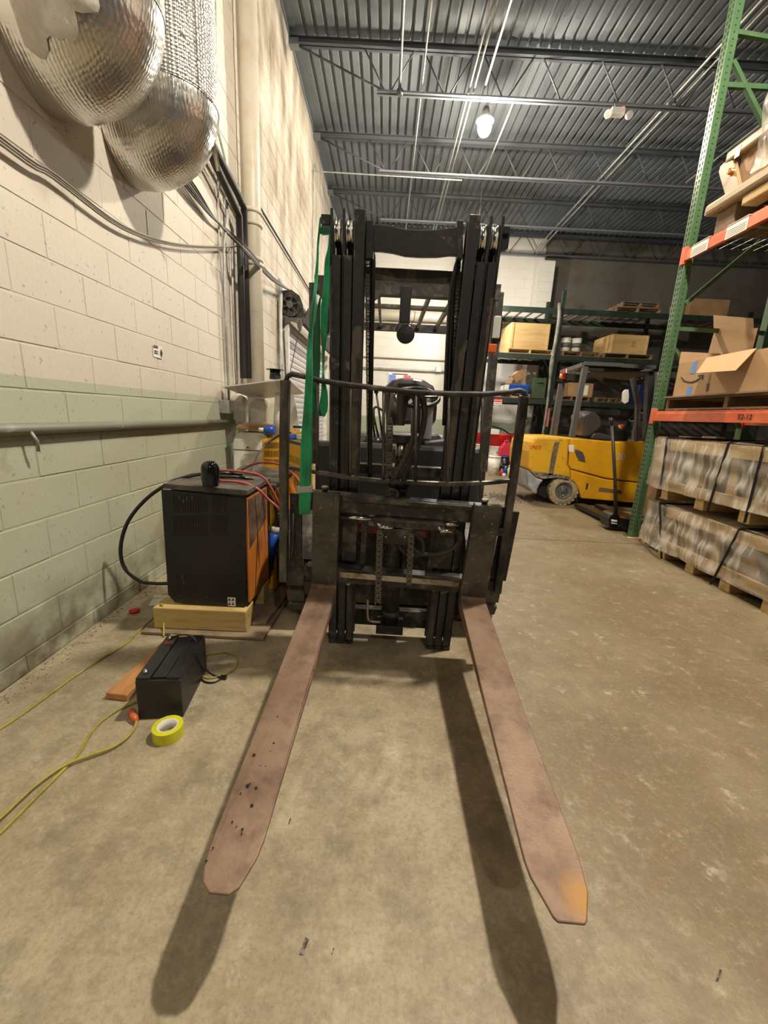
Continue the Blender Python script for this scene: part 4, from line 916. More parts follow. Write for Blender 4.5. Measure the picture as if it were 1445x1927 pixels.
obj('shell', MB().tube([at(517, 1003, Y=2.64), at(509, 1042, Y=2.64)], [.034, .045], 16), MBLUE, t); obj('clamp', MB().tube([at(519, 993, Y=2.64), at(517, 1004, Y=2.64)], .028, 12), MTAPE, t); obj('socket', MB().tube([at(509, 1042, Y=2.64), at(506, 1072, Y=2.64)], .030, 12), MBLACK, t)
solo('timber_block', MB().box((-1.275, 2.125, .022), (-.742, 2.265, .152)), MWOODY, 'yellow timber beam under the front of the nearest charger', 'timber', 'timber beams under the nearest charger', .006)
solo('timber_block', MB().box((-1.24, 2.47, .022), (-.742, 2.60, .152)), MWOODY, 'timber beam under the rear of the nearest charger', 'timber', 'timber beams under the nearest charger', .006)
solo('plywood_sheet', MB().prism([(-1.33, 2.085, .004), (-.63, 2.07, .004), (-.60, 2.86, .004), (-1.30, 2.86, .004)], (0, 0, .016)), MPLY, 'dirty plywood sheet on the floor under the timber beams', 'board', None, .002)
solo('loose_board', MB().prism([(-.735, 2.20, .022), (-.655, 2.22, .022), (-.60, 2.80, .022), (-.70, 2.80, .022)], (0, 0, .02)), MPLY, 'loose old board lying on the plywood right of the nearest charger', 'board', None, .002)
# --- charger 2: yellow with sloped console
z2 = at(500, 880, Y=3.15).z - .03
ch2 = thing('battery_charger', 'yellow battery charger with a sloped console, right behind the black fronted one', 'charger', (-.95, 3.0, .02), 'battery chargers by the left wall')
xr2 = at(514, 900, Y=2.75).x
obj('body', MB().box((-1.10, 2.72, .02), (xr2 + .03, 3.25, z2 - .05)), MYEL, ch2, bev=.01)
obj('lid', MB().prism([(-1.12, 2.70, z2 - .05), (xr2 + .03, 2.70, z2 - .05), (xr2 + .03, 3.27, z2 - .03), (-1.12, 3.27, z2)], (0, 0, .03)), MDUST, ch2, bev=.006)
xc0, xc1 = xr2 + .03, -.59
obj('console', MB().prism([(xc0, 2.72, z2 - .05), (xc0, 2.72, .55), (xc1 - .06, 2.72, .55), (xc1 - .06, 2.72, z2 - .22)], (0, .45, 0)), MORG, ch2, bev=.004)
obj('console_ledge', MB().box((xc1 - .12, 2.68, z2 - .25), (xc1 + .02, 3.15, z2 - .215)), MDUST, ch2, bev=.003)
obj('status_strip', MB().prism([(xc0 + .02, 2.80, z2 - .058), (xc1 - .08, 2.80, z2 - .205), (xc1 - .08, 2.95, z2 - .205), (xc0 + .02, 2.95, z2 - .058)], (0, 0, .006)), MBAR, ch2)
slots('vent_slot', list(range(522, 536, 4)), [(1040, 1090)], 2.718, ch2)
solo('charger_cable', MB().tube(curve_pts([at(x, y, Y=Y_) for x, y, Y_ in ((455, 884, 2.95), (478, 873, 2.9), (505, 870, 2.9), (530, 876, 2.85), (550, 890, 2.8), (565, 908, 2.75), (575, 925, 2.7))], 5), .008, 8), MREDC, 'red cable draped over the yellow charger with the sloped console', 'cable', 'red cables over the chargers')
# --- yellow perforated cabinets
Y3 = 3.85; ya = at(492, 826, Y=Y3); yb = at(541, 828, Y=Y3)
ch3 = thing('perforated_cabinet', 'yellow machine cabinet with rows of slots beside the white cabinet', 'cabinet', ((ya.x + yb.x) / 2, Y3 + .2, 0))
obj('body', MB().box((ya.x, Y3, .02), (at(576, 828, Y=Y3).x, Y3 + .45, ya.z)), MYEL, ch3, bev=.02); slots('vent_slot', list(range(499, 528, 3)), [(833, 844), (848, 860), (864, 874)], Y3, ch3)
A, Bq = at(543, 828, Y=3.62), at(570, 846, Y=3.25); dirv = (Vector((Bq.x, Bq.y, 0)) - Vector((A.x, A.y, 0))); nrm = Vector((-dirv.y, dirv.x, 0)).normalized()
if nrm.y < 0: nrm = -nrm
ch4 = thing('perforated_cabinet', 'yellow slotted machine cabinet standing at an angle behind the green sling', 'cabinet', (A.x, A.y, 0))
lo = [Vector((A.x, A.y, .02)), Vector((Bq.x, Bq.y, .02)), Vector((Bq.x, Bq.y, .02)) + nrm * .08, Vector((A.x, A.y, .02)) + nrm * .08]
zc4 = (A.z + Bq.z) / 2
obj('body', MB().prism(lo, (0, 0, zc4 - .02)), MYEL, ch4, bev=.01); obj('lid', MB().prism([p + Vector((0, 0, zc4 - .018)) for p in lo], (0, 0, .025)), MDUST, ch4, bev=.004)
mb = MB()
for r_ in range(3):
    for k in range(8):
        p = Vector((A.x, A.y, 0)).lerp(Vector((Bq.x, Bq.y, 0)), .08 + k * .11); z = zc4 - .10 - r_ * .09; d_ = dirv.normalized()
        mb.hexa([p - nrm * .002 - d_ * .004 + Vector((0, 0, z - .06)), p - nrm * .002 + d_ * .004 + Vector((0, 0, z - .06)), p + d_ * .004 + Vector((0, 0, z - .06)), p - d_ * .004 + Vector((0, 0, z - .06)), p - nrm * .002 - d_ * .004 + Vector((0, 0, z)), p - nrm * .002 + d_ * .004 + Vector((0, 0, z)), p + d_ * .004 + Vector((0, 0, z)), p - d_ * .004 + Vector((0, 0, z))])
obj('vent_slot', mb, MVENT, ch4, kind='stuff')
solo('charger_cable', MB().tube(curve_pts([at(x, y, Y=Y_) for x, y, Y_ in ((478, 874, 3.0), (488, 852, 3.3), (505, 833, 3.5), (525, 820, 3.55), (548, 814, 3.55))], 5), .008, 8), MBLACK, 'black cable arching up in front of the white cabinet', 'cable')
# --- white cabinet and what is piled on it
Yc = 4.20; wa = at(437, 812, Y=Yc); wb = at(493, 820, Y=Yc); wz = wa.z
wc_ = thing('white_cabinet', 'white plastic cabinet against the left wall with cardboard sheets on top', 'cabinet', ((wa.x + wb.x) / 2, Yc + .2, 0))
W0 = [(wa.x, .02), (wb.x + .06, .02), (wb.x + .06, wz - .05), (wb.x + .01, wz), (wa.x + .08, wz), (wa.x + .02, wz - .04), (wa.x, wz - .12)]
obj('body', MB().prism([(x, Yc, z) for x, z in W0], (0, .42, 0)), MWHT, wc_, bev=.01)
obj('lid_seam', MB().box((wa.x, Yc - .002, wz - .185), (wb.x + .06, Yc + .002, wz - .178)), MINK, wc_)
hp_ = [at(x, y, Y=Yc - .004) for x, y in ((454, 890), (455, 862), (460, 854), (474, 854), (481, 861), (483, 890))]
mb = MB()
for a, b in zip(hp_, hp_[1:]): mb.bar(a, b, .008, .008, (0, 1, 0))
obj('moulded_handle', mb, MWHT2, wc_); obj('latch', MB().cbox(at(466, 842, Y=Yc - .006), (.02, .012, .012)), MINK, wc_)
for k, (pp, mt_) in enumerate(((((441, 806), (480, 809), (536, 815), (536, 808), (470, 800), (446, 801)), MCARDD), (((446, 801), (500, 806), (537, 812), (530, 804), (480, 797), (455, 797)), MCARD), (((496, 806), (537, 812), (536, 820), (522, 822), (498, 817)), MCARDD))):
    P = [at(x, y, Y=Yc - .05 + .03 * k) for x, y in pp]; solo('cardboard_sheet', MB().prism(P, (0, .38, 0)), mt_, ['brown flattened cardboard lying on the white cabinet, lowest sheet', 'lighter flattened cardboard, top sheet on the white cabinet', 'folded cardboard edge drooping over the yellow slotted cabinet'][k], 'cardboard', None, .004)
for k, (x0, x1, y0, y1) in enumerate(((436, 458, 741, 797), (470, 500, 750, 800))):
    a, b = at(x0, y1, Y=4.5), at(x1, y0, Y=4.5); w = (b.x - a.x) / 2; cx = (a.x + b.x) / 2
    prof = [(cx - w, a.z), (cx + w, a.z), (cx + w, b.z - w * .9)] + [(cx + w * math.cos(g), b.z - w * .9 + w * .9 * math.sin(g)) for g in [math.pi * q / 8 for q in range(1, 8)]] + [(cx - w, b.z - w * .9)]
    solo('storage_jug', MB().prism([(x, 4.5, z) for x, z in prof], (0, .16, 0)), MWHT, ['white round-topped jug in the wall corner behind the junction box', 'white round-topped jug under the middle of the tilted panel'][k], 'jug', None, .02)
bb0, bb1 = at(487, 799, Y=4.05) - Vector((0, 0, .05)), at(517, 800, Y=4.05) - Vector((0, 0, .05))
t = thing('spray_bottle', 'blue bottle with a white cap lying on the cardboard', 'bottle', bb0); obj('bottle', MB().tube([bb0 + Vector((.05, 0, 0)), bb0 + Vector((.07, 0, 0)), bb1], [.025, .045, .045], 14), MBLUE, t); obj('cap', MB().tube([bb0, bb0 + Vector((.05, 0, 0))], .022, 10), MWHT, t)
rc0, rc1 = at(524, 812, Y=4.2) - Vector((0, 0, .06)), at(528, 738, Y=4.2)
solo('white_tube', MB().tube([rc0, rc1], [.062, .052], 20), MWHT, 'upright white cardboard tube under the tilted panel', 'tube')
obj_ = solo('plastic_sheet', MB().quad(at(541, 808, Y=4.1) - Vector((0, 0, .07)), at(566, 808, Y=4.05) - Vector((0, 0, .07)), at(553, 742, Y=4.1), at(541, 742, Y=4.15), .004), MWHT2, 'creased white plastic sheet leaning right of the white tube', 'sheet')
yt = at(556, 806, Y=4.0); yt.z = ya.z + .06; t = thing('hand_tool', 'small yellow hand tool on the cabinet top left of the sling', 'tool', yt)
obj('handle', MB().cbox(yt + Vector((-.02, 0, .0)), (.03, .04, .11)), MYEL, t, bev=.005); obj('blade', MB().cbox(yt + Vector((.04, 0, .0)), (.11, .05, .03)), MYEL, t, bev=.004); obj('grip', MB().cbox(yt + Vector((.02, 0, .06)), (.08, .04, .02)), MBLACK, t)
for x, y, mt_, lb_ in ((552, 815, MBLUE, 'small blue packet beside the yellow hand tool'), (566, 812, MPAPER, 'crumpled white packet beside the yellow hand tool')):
    c = at(x, y, Y=3.9); c.z = ya.z + .02; solo('packet', MB().lathe([(.03, -.02), (.055, 0), (.045, .03), (0, .04)], c, n=7, smooth=False), mt_, lb_, 'packet')
# tilted panel with a spool on it
P4 = [at(419, 729, Y=4.2), at(481, 752, Y=4.75), at(573, 741, Y=4.5), at(543, 714, Y=3.85)]
solo('tilted_panel', MB().quad(*P4, th=.012), MWHT2, 'thin grey-white panel balanced level above the white cabinet', 'panel')
scn = at(518, 714, Y=4.05)
t = thing('cable_spool', 'empty black spool standing on the tilted panel', 'spool', scn)
obj('core', MB().tube([scn, scn + Vector((0, 0, .085))], [.055, .048], 16), MBLACK, t); obj('flange', MB().lathe([(.085, 0), (.085, .005)], scn + Vector((0, 0, .085)), n=24), MBLACK, t)
# --- items on the floor
bang = math.atan2(-.832 + .791, 1.80 - 1.466)
def bloc(x, y, z): c, s = math.cos(bang), math.sin(bang); return Vector((-.879 + x * c + y * s, 1.455 - x * s + y * c, z))
bt = thing('truck_battery', 'black lead battery with a red label standing on the concrete', 'battery', bloc(0, .165, 0))
zbt = at(260, 1273, Y=1.46).z
def bbox(mb, x0, x1, y0, y1, z0, z1): return mb.hexa([bloc(x, y, z) for z in (z0, z1) for x, y in ((x0, y0), (x1, y0), (x1, y1), (x0, y1))])
obj('case', bbox(MB(), -.088, .088, 0, .335, 0, zbt - .012), mat('battery_case', (.016, .016, .018), .38, c2=(.04, .04, .04), scale=30, thr=(.6, .75)), bt, bev=.004)
obj('top_cover', bbox(bbox(bbox(MB(), -.086, -.03, .004, .331, zbt - .012, zbt), -.026, .03, .012, .325, zbt - .012, zbt - .003), .034, .086, .004, .331, zbt - .012, zbt), MBLACK, bt, bev=.002)
obj('red_label', bbox(MB(), -.075, -.032, .255, .285, zbt, zbt + .001), MREDP, bt)
for x, y in ((-.062, .04), (-.062, .30)): obj('terminal', MB().lathe([(.009, 0), (.009, .008), (.006, .008), (.006, .016), (0, .016)], bloc(x, y, zbt), n=10), MBAR, bt)
pl = [at(198, 1311, Z=.0), at(236, 1316, Z=.0)]; pe = [at(318, 1196, Z=0.0), at(352, 1193, Z=.0)]
pa_, pb_ = at(198, 1303, Z=.034), at(238, 1308, Z=.034); dv = (at(322, 1192, Z=.034) - pa_); dv.z = 0; wv = pb_ - pa_; wv.z = 0
dv = dv.normalized() * .50
solo('wood_plank', MB().prism([pa_ - Vector((0, 0, .033)), pa_ + wv - Vector((0, 0, .033)), pa_ + wv + dv - Vector((0, 0, .033)), pa_ + dv - Vector((0, 0, .033))], (0, 0, .032)), MWOODR, 'orange-brown fir plank on the floor left of the black battery', 'plank', None, .004)
tc = at(317, 1384, Z=0.0)
t = thing('tape_roll', 'roll of yellow packing tape lying on the floor in front of the battery', 'tape', tc)
obj('tape', MB().lathe([(.038, 0), (.056, 0), (.0565, .002), (.0565, .046), (.056, .048), (.038, .048), (.038, 0)], tc, n=40, smooth=False, caps=False), MYTAPE, t)
obj('core', MB().lathe([(.0378, .0485), (.034, .0485), (.034, 0.001), (.0378, 0.001), (.0378, .0485)], tc, n=32, caps=False), MPAPER, t)
def cord(P, r, lbl, mt=MCORD, z=None, cat='cord', grp='yellow extension cords on the floor'):
    z = r if z is None else z
    return solo('extension_cord', MB().tube(curve_pts([at(q[0], q[1], Z=q[2] if len(q) > 2 else z) for q in P], 6), r, 8), mt, lbl, cat, grp)
cord([(-420, 1640), (-60, 1408), (0, 1372), (70, 1324), (130, 1280), (190, 1240), (236, 1212), (262, 1186), (285, 1165), (297, 1146), (303, 1136, .16), (307, 1150, .12), (308, 1175, .05), (308, 1198)], .0052, 'yellow extension cord running from the left edge up to the timber beam')
cord([(-420, 2060), (-60, 1622), (0, 1568), (60, 1508), (120, 1448), (148, 1418), (165, 1388), (190, 1358), (225, 1334), (252, 1322), (262, 1316)], .0056, 'yellow extension cord strand curving behind the battery corner')
cord([(-420, 1980), (-60, 1590), (0, 1540), (60, 1484), (105, 1450), (140, 1432), (180, 1418), (215, 1404), (240, 1386), (254, 1368), (257, 1356)], .0056, 'yellow extension cord strand ending at the orange plug', z=.015)
cord([(374, 1240), (395, 1231), (425, 1228), (443, 1235), (446, 1248), (437, 1262), (415, 1272), (390, 1276), (374, 1268)], .0045, 'yellow cord loop on the floor right of the battery')
pg = at(250, 1346, Z=.02); solo('cord_plug', MB().tube([at(257, 1358, Z=.014), at(252, 1349, Z=.02), at(247, 1338, Z=.022)], [.009, .016, .014], 10), mat('orange_plug', (.62, .13, .04), .35), 'orange cord plug on the floor at the battery corner', 'plug')
for P, lbl in (([(372, 1226, .19), (378, 1248, .10), (392, 1264, .01), (408, 1273, .006), (420, 1275, .006)], 'thin black wire from the battery to the floor clip'), ([(374, 1268, .006), (384, 1282, .006), (402, 1284, .006), (418, 1276, .006)], 'thin black wire curling on the floor right of the battery'),
               ([(316, 1206, zbt + .01), (330, 1197, zbt + .03), (352, 1195, zbt + .03), (368, 1205, zbt + .01), (374, 1222, zbt - .03)], 'thin black wire arching over the back of the battery')):
    cord(P, .0035, lbl, MBLACK, cat='wire', grp='thin black wires by the battery')
solo('cable_clip', MB().cbox(at(420, 1275, Z=.008), (.03, .02, .016)), MBLACK, 'small black clip at the end of the thin black wires', 'clip')
sc = [at(x, y, Z=.003) for x, y in ((290, 1122), (330, 1120), (318, 1140), (280, 1140))]; solo('paper_scrap', MB().prism(sc, (0, 0, .004)), MPAPER, 'grey paper scrap on the floor left of the timber beam', 'paper')
rb = at(253, 1151, Z=.004); t = solo('red_clip', MB().lathe([(.028, 0), (.03, .01), (.018, .016), (0, .016)], rb, n=12), MRED, 'small red plastic cap on the floor near the left wall', 'cap')
for x, y, s in ((572, 1782, 9), (1352, 1836, 6), (626, 1790, 3), (545, 1546, 3)):
    obj('dirt_fleck', MB().prism([at(x - s, y + s * 1.6, Z=.001), at(x - s * .2, y + s * 1.7, Z=.001), at(x + s, y - s * 1.5, Z=.001), at(x + s * .3, y - s * 1.9, Z=.001)], (0, 0, .002)), MSOOT, floor)

# ================================================================== RIGHT RACK
RX, RY = 2.98, 4.63
def upright_posts(name_parent, x, y, h, mt, holes=True, w=.085, side=1):
    """square post with teardrop slots on the aisle (-X) and camera (-Y) faces"""
    o = obj('post', MB().box((x, y, .01), (x + w, y + w, h)), mt, name_parent, bev=.004)
    if holes:
        mb = MB(); z = .10
        while z < h - .05:
            for dy in (.022, .058):
                yy = y + dy; mb.prism([(x - .0008, yy - .009, z + .012), (x - .0008, yy - .004, z - .016), (x - .0008, yy + .004, z - .016), (x - .0008, yy + .009, z + .012), (x - .0008, yy, z + .02)], (.001, 0, 0))
            xx = x + w / 2; mb.lathe([(.007, 0), (.007, .001)], (xx, y - .0006, z), axis=(0, 1, 0), n=8); z += .0508
        obj('slot', mb, MHOLE, o, kind='stuff')
    return o
H = 6.2
rk = thing('rack_upright', 'tall pale green pallet rack frame with slotted front post on the right', 'rack', (RX + .5, RY, 0))
upright_posts(rk, RX, RY, H, MPOST); upright_posts(rk, RX + 1.0, RY, H, MPOST, False)
for x_ in (RX, RX + 1.0): obj('foot_plate', MB().box((x_ - .03, RY - .03, .0), (x_ + .13, RY + .12, .01)), MPOST, rk)
zb_ = [.35, 1.25, 2.20, 3.15, 4.1, 5.05]
for z in (.25, at(1310, 619, Y=RY).z, 4.45): obj('horizontal_brace', MB().bar((RX + .08, RY + .04, z), (RX + 1.0, RY + .04, z), .035, .04), MPOST, rk)
def seg(a, b): return (at(a[0], a[1], Y=RY + .04), at(b[0], b[1], Y=RY + .04))
for a, b in (((1288, 573), (1432, 452)), ((1266, 655), (1440, 860)), ((1378, 115), (1440, 240)), ((1384, 62), (1460, 75))):
    p, q = seg(a, b); obj('diagonal_brace', MB().bar(p, q, .035, .04, (0, 1, 0)), MPOST, rk)
def beam(x, zc_, y0, y1, label, h=.105, w=.04, mt=MBEAM, end=True, group='orange rack beams'):
    t = thing('rack_beam', label, 'beam', (x, y1, zc_), group)
    b = obj('beam', MB().prism([(x, y0, zc_ - h / 2), (x + w, y0, zc_ - h / 2), (x + w, y0, zc_ + h / 2), (x + .012, y0, zc_ + h / 2), (x + .012, y0, zc_ + h / 2 - .022), (x, y0, zc_ + h / 2 - .022)], (0, y1 - y0, 0)), mt, t, bev=.002)
    if end: obj('end_connector', MB().box((x - .006, y1 - .005, zc_ - h / 2 - .03), (x + .03, y1 + .055, zc_ + h / 2 + .03)), mt, t, bev=.003)
    return t
zl1, zl2 = (at(1228, 773, X=RX).z + at(1226, 793, X=RX).z) / 2, (at(1284, 472, X=RX).z + at(1277, 500, X=RX).z) / 2
Y0 = .9
bA = beam(RX - .012, zl1, Y0, RY, 'lower orange rack beam with the stencilled bay number, in front'); beam(RX + 1.0, zl1, Y0, RY, 'lower orange rack beam at the rear of the bay, in shadow')
bB = beam(RX - .012, zl2, Y0, RY, 'upper orange rack beam with two paper labels, in front'); beam(RX + 1.0, zl2, Y0, RY, 'upper orange rack beam at the rear of the bay, in shadow')
tp_ = at(1401, 785, X=RX - .014); text('stencil_number', '52-12', .062, tp_, (0, -1, 0), (0, 0, 1), MINK, bA)
for (xa, ya, xb, yb) in ((1303, 465, 1328, 479), (1370, 422, 1402, 441)):
    a = at(xa, ya, X=RX - .014); b = at(xb, yb, X=RX - .014); o = obj('paper_label', MB().box((RX - .017, min(a.y, b.y), zl2 - .058), (RX - .013, max(a.y, b.y), zl2 + .040)).box((RX - .015, min(a.y, b.y), zl2 + .052), (RX + .02, max(a.y, b.y), zl2 + .056)), MPAPER, bB)
    mb = MB(); [mb.box((RX - .0185, min(a.y, b.y) + .012, zl2 - .045 + k * .016), (RX - .0168, max(a.y, b.y) - .012, zl2 - .040 + k * .016)) for k in range(4)]; obj('print_line', mb, MCABLE, o)
def wire_deck(z, label, n=26):
    t = thing('wire_deck', label, 'deck', (RX + .5, 2.8, z), 'wire decks on the right rack'); mb = MB()
    for k in range(n): y = Y0 + (RY - Y0 - .1) * (k + .5) / n; mb.tube([(RX - .005, y, z + .058), (RX + 1.04, y, z + .058)], .0032, 5, False)
    for k in range(9): x = RX + .06 + k * .115; mb.tube([(x, Y0, z + .054), (x, RY - .05, z + .054)], .0032, 5, False)
    obj('wire_mesh', mb, MWIRE, t, kind='stuff'); 
    for k in range(3): y = 1.4 + k * 1.3; obj('support_channel', MB().box((RX + .03, y, z + .02), (RX + 1.0, y + .04, z + .05)), MWIRE, t)
wire_deck(zl1, 'wire mesh deck on the lower orange beams'); wire_deck(zl2, 'wire mesh deck on the upper orange beams')
def pallet(x0, x1, y0, y1, z, label, nd=7, mt=MWOODD, along='x', group=None, blocks=3):
    """top boards across, three stringers, bottom boards"""
    t = thing('pallet', label, 'pallet', ((x0 + x1) / 2, (y0 + y1) / 2, z), group); th = .018; hs = .09
    if along == 'x':
        for k in range(blocks):
            y = y0 + (y1 - y0 - .045) * k / (blocks - 1); obj('stringer', MB().box((x0, y, z + th), (x1, y + .045, z + th + hs)), mt, t, bev=.003)
        for zz, n_ in ((z, max(3, nd // 2)), (z + th + hs, nd)):
            for k in range(n_): x = x0 + (x1 - x0 - .095) * k / (n_ - 1); obj('deck_board', MB().box((x, y0, zz), (x + .095, y1, zz + th)), mt, t, bev=.002)
    else:
        for k in range(blocks):
            x = x0 + (x1 - x0 - .045) * k / (blocks - 1); obj('stringer', MB().box((x, y0, z + th), (x + .045, y1, z + th + hs)), mt, t, bev=.003)
        for zz, n_ in ((z, max(3, nd // 2)), (z + th + hs, nd)):
            for k in range(n_): y = y0 + (y1 - y0 - .095) * k / (n_ - 1); obj('deck_board', MB().box((x0, y, zz), (x1, y + .095, zz + th)), mt, t, bev=.002)
    return t, z + 2 * th + hs
# --- lower level: pallet and open cartons
pz = zl1 + .062
yl = at(1250, 765, X=RX + .03).y; 
pt, zt_ = pallet(RX + .03, RX + 1.0, 2.95, yl - .02, pz, 'dark pallet under the open cartons on the lower orange beams', 6, MWOODD, 'x')
solo('plywood_sheet', MB().box((RX + .0, 2.60, zt_ + .001), (RX + 1.0, yl, zt_ + .014)), MPLY, 'thin board on the pallet under the open cartons', 'board')
zt_ += .016
def carton(x0, x1, y0, y1, z0, z1, label, flaps, mt=MCARD, th=.006):
    t = thing('carton', label, 'box', ((x0 + x1) / 2, (y0 + y1) / 2, z0), 'open cartons on the right rack')
    obj('wall', MB().box((x0, y0, z0), (x0 + th, y1, z1)), mt, t); obj('wall', MB().box((x1 - th, y0, z0), (x1, y1, z1)), mt, t)
    obj('wall', MB().box((x0, y0, z0), (x1, y0 + th, z1)), mt, t); obj('wall', MB().box((x0, y1 - th, z0), (x1, y1, z1)), mt, t); obj('base', MB().box((x0, y0, z0), (x1, y1, z0 + th)), mt, t)
    for f in flaps: obj('flap', MB().quad(*f, th=.005), mt, t)
    return t
X0 = RX + .05
a = at(1265, 747, X=X0); b = at(1277, 684, X=X0); c1 = at(1412, 742, X=X0); zTop = at(1350, 665, X=X0).z; y_far, y_mid = min(a.y, RY - .06), 3.38
zC = at(1277, 684, X=X0).z
ct = carton(X0, X0 + .45, y_mid, y_far, zt_, zC, 'large open carton with a curved arrow print and blue tape, facing the aisle',
    [(at(1330, 674, X=X0), at(1424, 656, X=X0), at(1384, 698, X=X0 - .20), at(1310, 703, X=X0 - .20)),
     (at(1331, 673, X=X0 + .44), at(1343, 629, X=X0 + .46), at(1427, 617, X=X0 + .46), at(1416, 660, X=X0 + .44)),
     (at(1344, 632, X=X0 + .47), at(1343, 593, X=X0 + .48), at(1418, 599, X=X0 + .48), at(1419, 622, X=X0 + .47)),
     (Vector((X0, y_far, zC)), Vector((X0 + .45, y_far, zC)), Vector((X0 + .43, y_far + .03, zC + .12)), Vector((X0 + .02, y_far + .03, zC + .12)))])
ctb = carton(X0 + .02, X0 + .62, 2.60, y_mid - .02, zt_, zC + .11, 'second open carton, cut by the right edge of the frame',
    [(Vector((X0 + .02, y_mid - .02, zC + .11)), Vector((X0 + .62, y_mid - .02, zC + .11)), Vector((X0 + .62, y_mid + .10, zC + .34)), Vector((X0 + .02, y_mid + .10, zC + .34))),
     (Vector((X0 + .62, 2.6, zC + .11)), Vector((X0 + .62, y_mid - .02, zC + .11)), Vector((X0 + .72, y_mid - .02, zC + .36)), Vector((X0 + .72, 2.6, zC + .36)))])
xm = X0 - .0015
def onb(x, y): return at(x, y, X=xm)
o = obj('blue_tape', MB().prism([onb(1304, 682), onb(1313, 678), onb(1307, 703), onb(1298, 704)], (-.001, 0, 0)), MBLUET, ct)
obj('blue_tape', MB().prism([onb(1294, 728), onb(1302, 727), onb(1300, 743), onb(1290, 744)], (-.001, 0, 0)), MBLUET, ct)
# curved arrow
up_ = [(1282, 709), (1287, 715), (1294, 718), (1302, 718), (1310, 715), (1317, 710)]; lo_ = [(1320, 710), (1313, 717), (1304, 721), (1295, 721), (1286, 718), (1281, 710)]
mb = MB(); V = [onb(x, y) for x, y in up_] + [onb(x, y) for x, y in lo_[::-1]]; n_ = 6
V2 = V + [v + Vector((-.001, 0, 0)) for v in V]
mb.add(V2, [(12 + i, 12 + i + 1, 12 + 6 + i + 1, 12 + 6 + i) for i in range(5)] + [(i + 1, i, 6 + i, 6 + i + 1) for i in range(5)]); obj('curved_arrow_print', mb, MINK, ct)
obj('arrow_head_print', MB().prism([onb(1313, 706), onb(1324, 705), onb(1322, 714), onb(1320, 714), onb(1321, 708), onb(1314, 709)], (-.001, 0, 0)), MINK, ct)
obj('tape_seam', MB().prism([onb(1334, 705), onb(1337, 705), onb(1331, 738), onb(1328, 738)], (-.001, 0, 0)), MCARDD, ct)
mb = MB()
for k in range(6): mb.prism([onb(1329.5 - k * .4 + .5, 722 + k * 2.4), onb(1335 - k * .4, 722 + k * 2.4), onb(1335 - k * .4, 723.2 + k * 2.4), onb(1329.5 - k * .4 + .5, 723.2 + k * 2.4)], (-.001, 0, 0))
obj('fine_print', mb, MINK, ct)
a_ = [at(x, y, X=X0 + .018) for x, y in ((1436, 692), (1445, 700), (1455, 702), (1455, 698), (1446, 696))]; obj('curved_arrow_print', MB().prism(a_, (-.001, 0, 0)), MINK, ctb)
# --- upper level: pallet and wrapped machine housing
pz2 = zl2 + .062; yu = at(1322, 405, X=RX - .05).y
ul = thing('timber_skid', 'pale timber skid of stacked beams on the upper orange beams', 'skid', (RX + .5, 3.0, pz2))
za, zb2 = at(1340, 400, X=RX - .04).z, at(1330, 385, X=RX - .04).z
obj('end_block', MB().box((RX + .02, yu - .32, pz2), (RX + .9, yu - .10, za - .005)), MWOODD, ul, bev=.006)
for y in (2.6, 3.2): obj('end_block', MB().box((RX + .02, y, pz2), (RX + .9, y + .16, za - .005)), MWOODD, ul, bev=.006)
obj('long_beam', MB().box((RX - .05, 1.3, za), (RX + .10, yu, za + .10)), MCAP, ul, bev=.03); obj('long_beam', MB().box((RX + .85, 1.3, za), (RX + .97, yu, za + .10)), MCAP, ul, bev=.02)
obj('runner', MB().box((RX - .02, 1.3, za - .085), (RX + .12, yu - .42, za - .005)), MWOOD, ul, bev=.01)
obj('cross_plank', MB().box((RX + .1, 2.2, za + .02), (RX + .86, yu - .05, za + .09)), MWOODD, ul)
hx = RX + .02
hz = za + .105
hs = [at(x, y, X=hx) for x, y in ((1367, 360), (1355, 340), (1351, 325), (1354, 313), (1362, 305), (1372, 302), (1381, 300), (1395, 343))]
hs = [Vector((hx, p.y, max(hz, p.z))) for p in hs]; hs[0].z = hz; hs[-1].z = hz
hg = thing('machine_housing', 'tan curved housing with a copper fitting on the upper skid', 'housing', (RX + .5, yu - .4, hz))
obj('side_web', MB().prism(hs, (.035, 0, 0)), MCAP, hg, bev=.01)
obj('side_web', MB().prism([p + Vector((.42, 0, 0)) for p in hs], (.035, 0, 0)), MCAP, hg, bev=.01)
tz = max(p.z for p in hs)
obj('back_box', MB().box((hx + .04, 1.8, hz), (hx + .42, hs[6].y - .02, tz + .02)), MBROWN, hg, bev=.02)
obj('top_rail', MB().prism([(hx - .01, 1.5, tz - .03), (hx + .09, 1.5, tz - .03), (hx + .09, 1.5, tz + .06), (hx - .01, 1.5, tz + .06)], (0, hs[4].y - 1.52, 0)), MCAP, hg, bev=.02)
fc = at(1375, 323, X=hx - .02); obj('copper_fitting', MB().lathe([(.012, -.02), (.024, -.02), (.024, .015), (.030, .016), (.030, .03)], fc, axis=(1, .2, 0), n=14), mat('copper', (.62, .22, .06), .35, .8), hg)
obj('tape_patch', MB().cbox(at(1388, 285, X=hx - .012), (.004, .05, .09)), MPAPER, hg)
